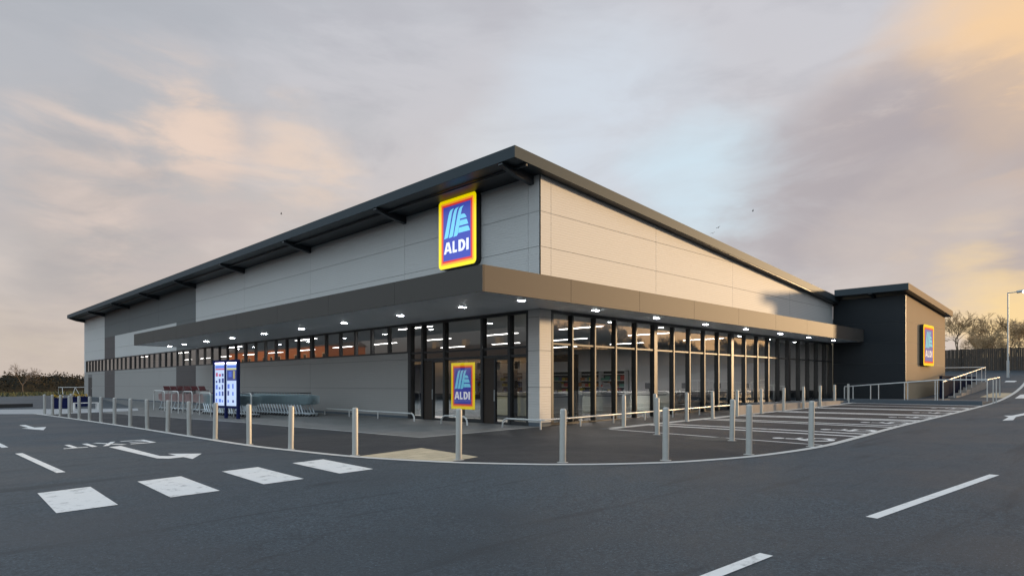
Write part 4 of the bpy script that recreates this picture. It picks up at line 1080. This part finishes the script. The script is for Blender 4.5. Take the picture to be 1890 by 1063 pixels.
for k, (x0, x1, y, l) in enumerate(((-7.95, -7.2, 34.6, 'dark blue planter with yellow flowers behind the far left bollards'), (-6.45, -5.5, 37.5, 'longer dark blue planter with yellow flowers near the store corner'))):
    t = thing('planter', l, 'planter', (x0, y, gz(x0))); ln = x1 - x0
    b = MB(); b.box(0, ln, 0, .6, 0, .62, 'navy'); b.box(-.03, ln + .03, -.03, .63, .62, .67, 'navy'); b.build('box', t)
    b = MB()
    for q in range(90):
        c = Vector((rr.uniform(.05, ln - .05) if k else rr.uniform(.0, .5), rr.uniform(.05, .55), .68 + rr.random() * .18)); s = .05
        n1 = Vector((rr.gauss(0, 1), rr.gauss(0, 1), rr.gauss(0, 1))).normalized(); n2 = n1.orthogonal().normalized(); n3 = n1.cross(n2)
        b.face([c + n2 * s, c + n3 * s, c - n2 * s, c - n3 * s], 'flower' if q % 3 else 'grass')
    b.build('flowers', t)
t = thing('slatted_bench', 'low pale slatted bench behind the left bollards', 'bench', (-7.0, 30.6, gz(-7.0)))
for k in range(3): b = MB(); b.box(-.7, .7, -.2 + .2 * k, -.06 + .2 * k, .40, .44, 'white_plastic'); b.build('slat', t)
for x in (-.6, .6): b = MB(); b.box(x - .04, x + .04, -.2, .3, 0, .40, 'white_plastic'); b.build('leg', t)
t = thing('tube_frame', 'white tubular goal-like frame on the grass at the far left', 'frame', (-1.75, 72.0, gz(-1.75)))
b = MB(); b.tube([(0, 0, 0), (0, 0, 1.1), (5.2, 0, 1.1), (5.2, 0, 0)], .04, 'white_plastic', 8); b.build('hoop', t)
for x in (.35, 1.55): b = MB(); b.tube([(x, 0, 1.09), (x - .35 * (x > 1), -.6, 0)], .03, 'white_plastic', 6); b.build('brace', t)
b = MB(); b.tube([(1.57, 0, 1.09), (2.0, -.5, 0)], .03, 'white_plastic', 6); b.build('brace', t)

# ------------------------------------------------------------------ houses across the car park, mirrored in the front windows
def house(label, x, y, ln, h, wallm, seed):
    t = thing('house', label, 'house', (x, y, gz(x)))
    b = MB(); b.box(-8, 0, 0, ln, 0, h, wallm); b.build('wall', t)
    rf = MB(); rf.prism([(.4, -.3, h), (-4, -.3, h + 2.6), (-8.4, -.3, h)], (0, ln + .6, 0), 'slate'); ro = rf.build('roof', t)
    n = max(2, int(ln / 4))
    for k in range(n):
        yy = ln * (k + .5) / n
        for z in ((1.0, 3.7, 6.5) if h > 8 else (1.0, 3.7)):
            b = MB(); b.box(.0, .04, yy - .65, yy + .65, z, z + 1.3, 'white_plastic'); wv = b.build('window', t)
            b = MB(); b.box(.041, .05, yy - .56, yy + .56, z + .09, z + 1.21, 'frame'); b.build('pane', wv)
        if k % 2 == 0:
            c = MB(); c.box(-4.4, -3.6, yy - .5, yy + .5, h + 1.9, h + 3.5, wallm); c.build('chimney', ro)
house('long orange brick terrace facing the store across the car park', -46, 100, 52, 9.2, 'brick', 1)
house('pale rendered terrace with chimneys facing the store entrance', -48, 40, 40, 5.4, 'render_wall', 2)

# ------------------------------------------------------------------ birds
def bird(x, y, z, rz, label):
    t = MB()
    t.lathe([(0.005, -.22), (.05, -.12), (.07, 0), (.05, .13), (.01, .2)], 'bird', 8)
    t.V = [(v[0], v[2], v[1]) for v in t.V]
    for s in (-1, 1):
        t.prism([(s * .04, .08, .03), (s * .28, .05, .14), (s * .55, -.08, .08), (s * .28, -.10, .13), (s * .04, -.08, .03)], (0, 0, .015), 'bird')
    o = t.build('bird', recalc=True); o.location = (x, y, z); o.scale = (.55,) * 3; o.rotation_euler = (0, .25, rz); tag(o, label, 'bird', 'birds in the sky')
bird(51.8, 17.4, 20.2, .6, 'dark bird flying highest over the right roof slope')
bird(49.1, 20.0, 18.4, 1.4, 'dark bird flying just above the right roof edge')
bird(48.7, 20.4, 17.8, 2.2, 'dark bird flying lowest, almost touching the roof edge')
bird(15.2, 52.9, 19.9, 1.0, 'dark bird flying alone left of the lit roof sign')
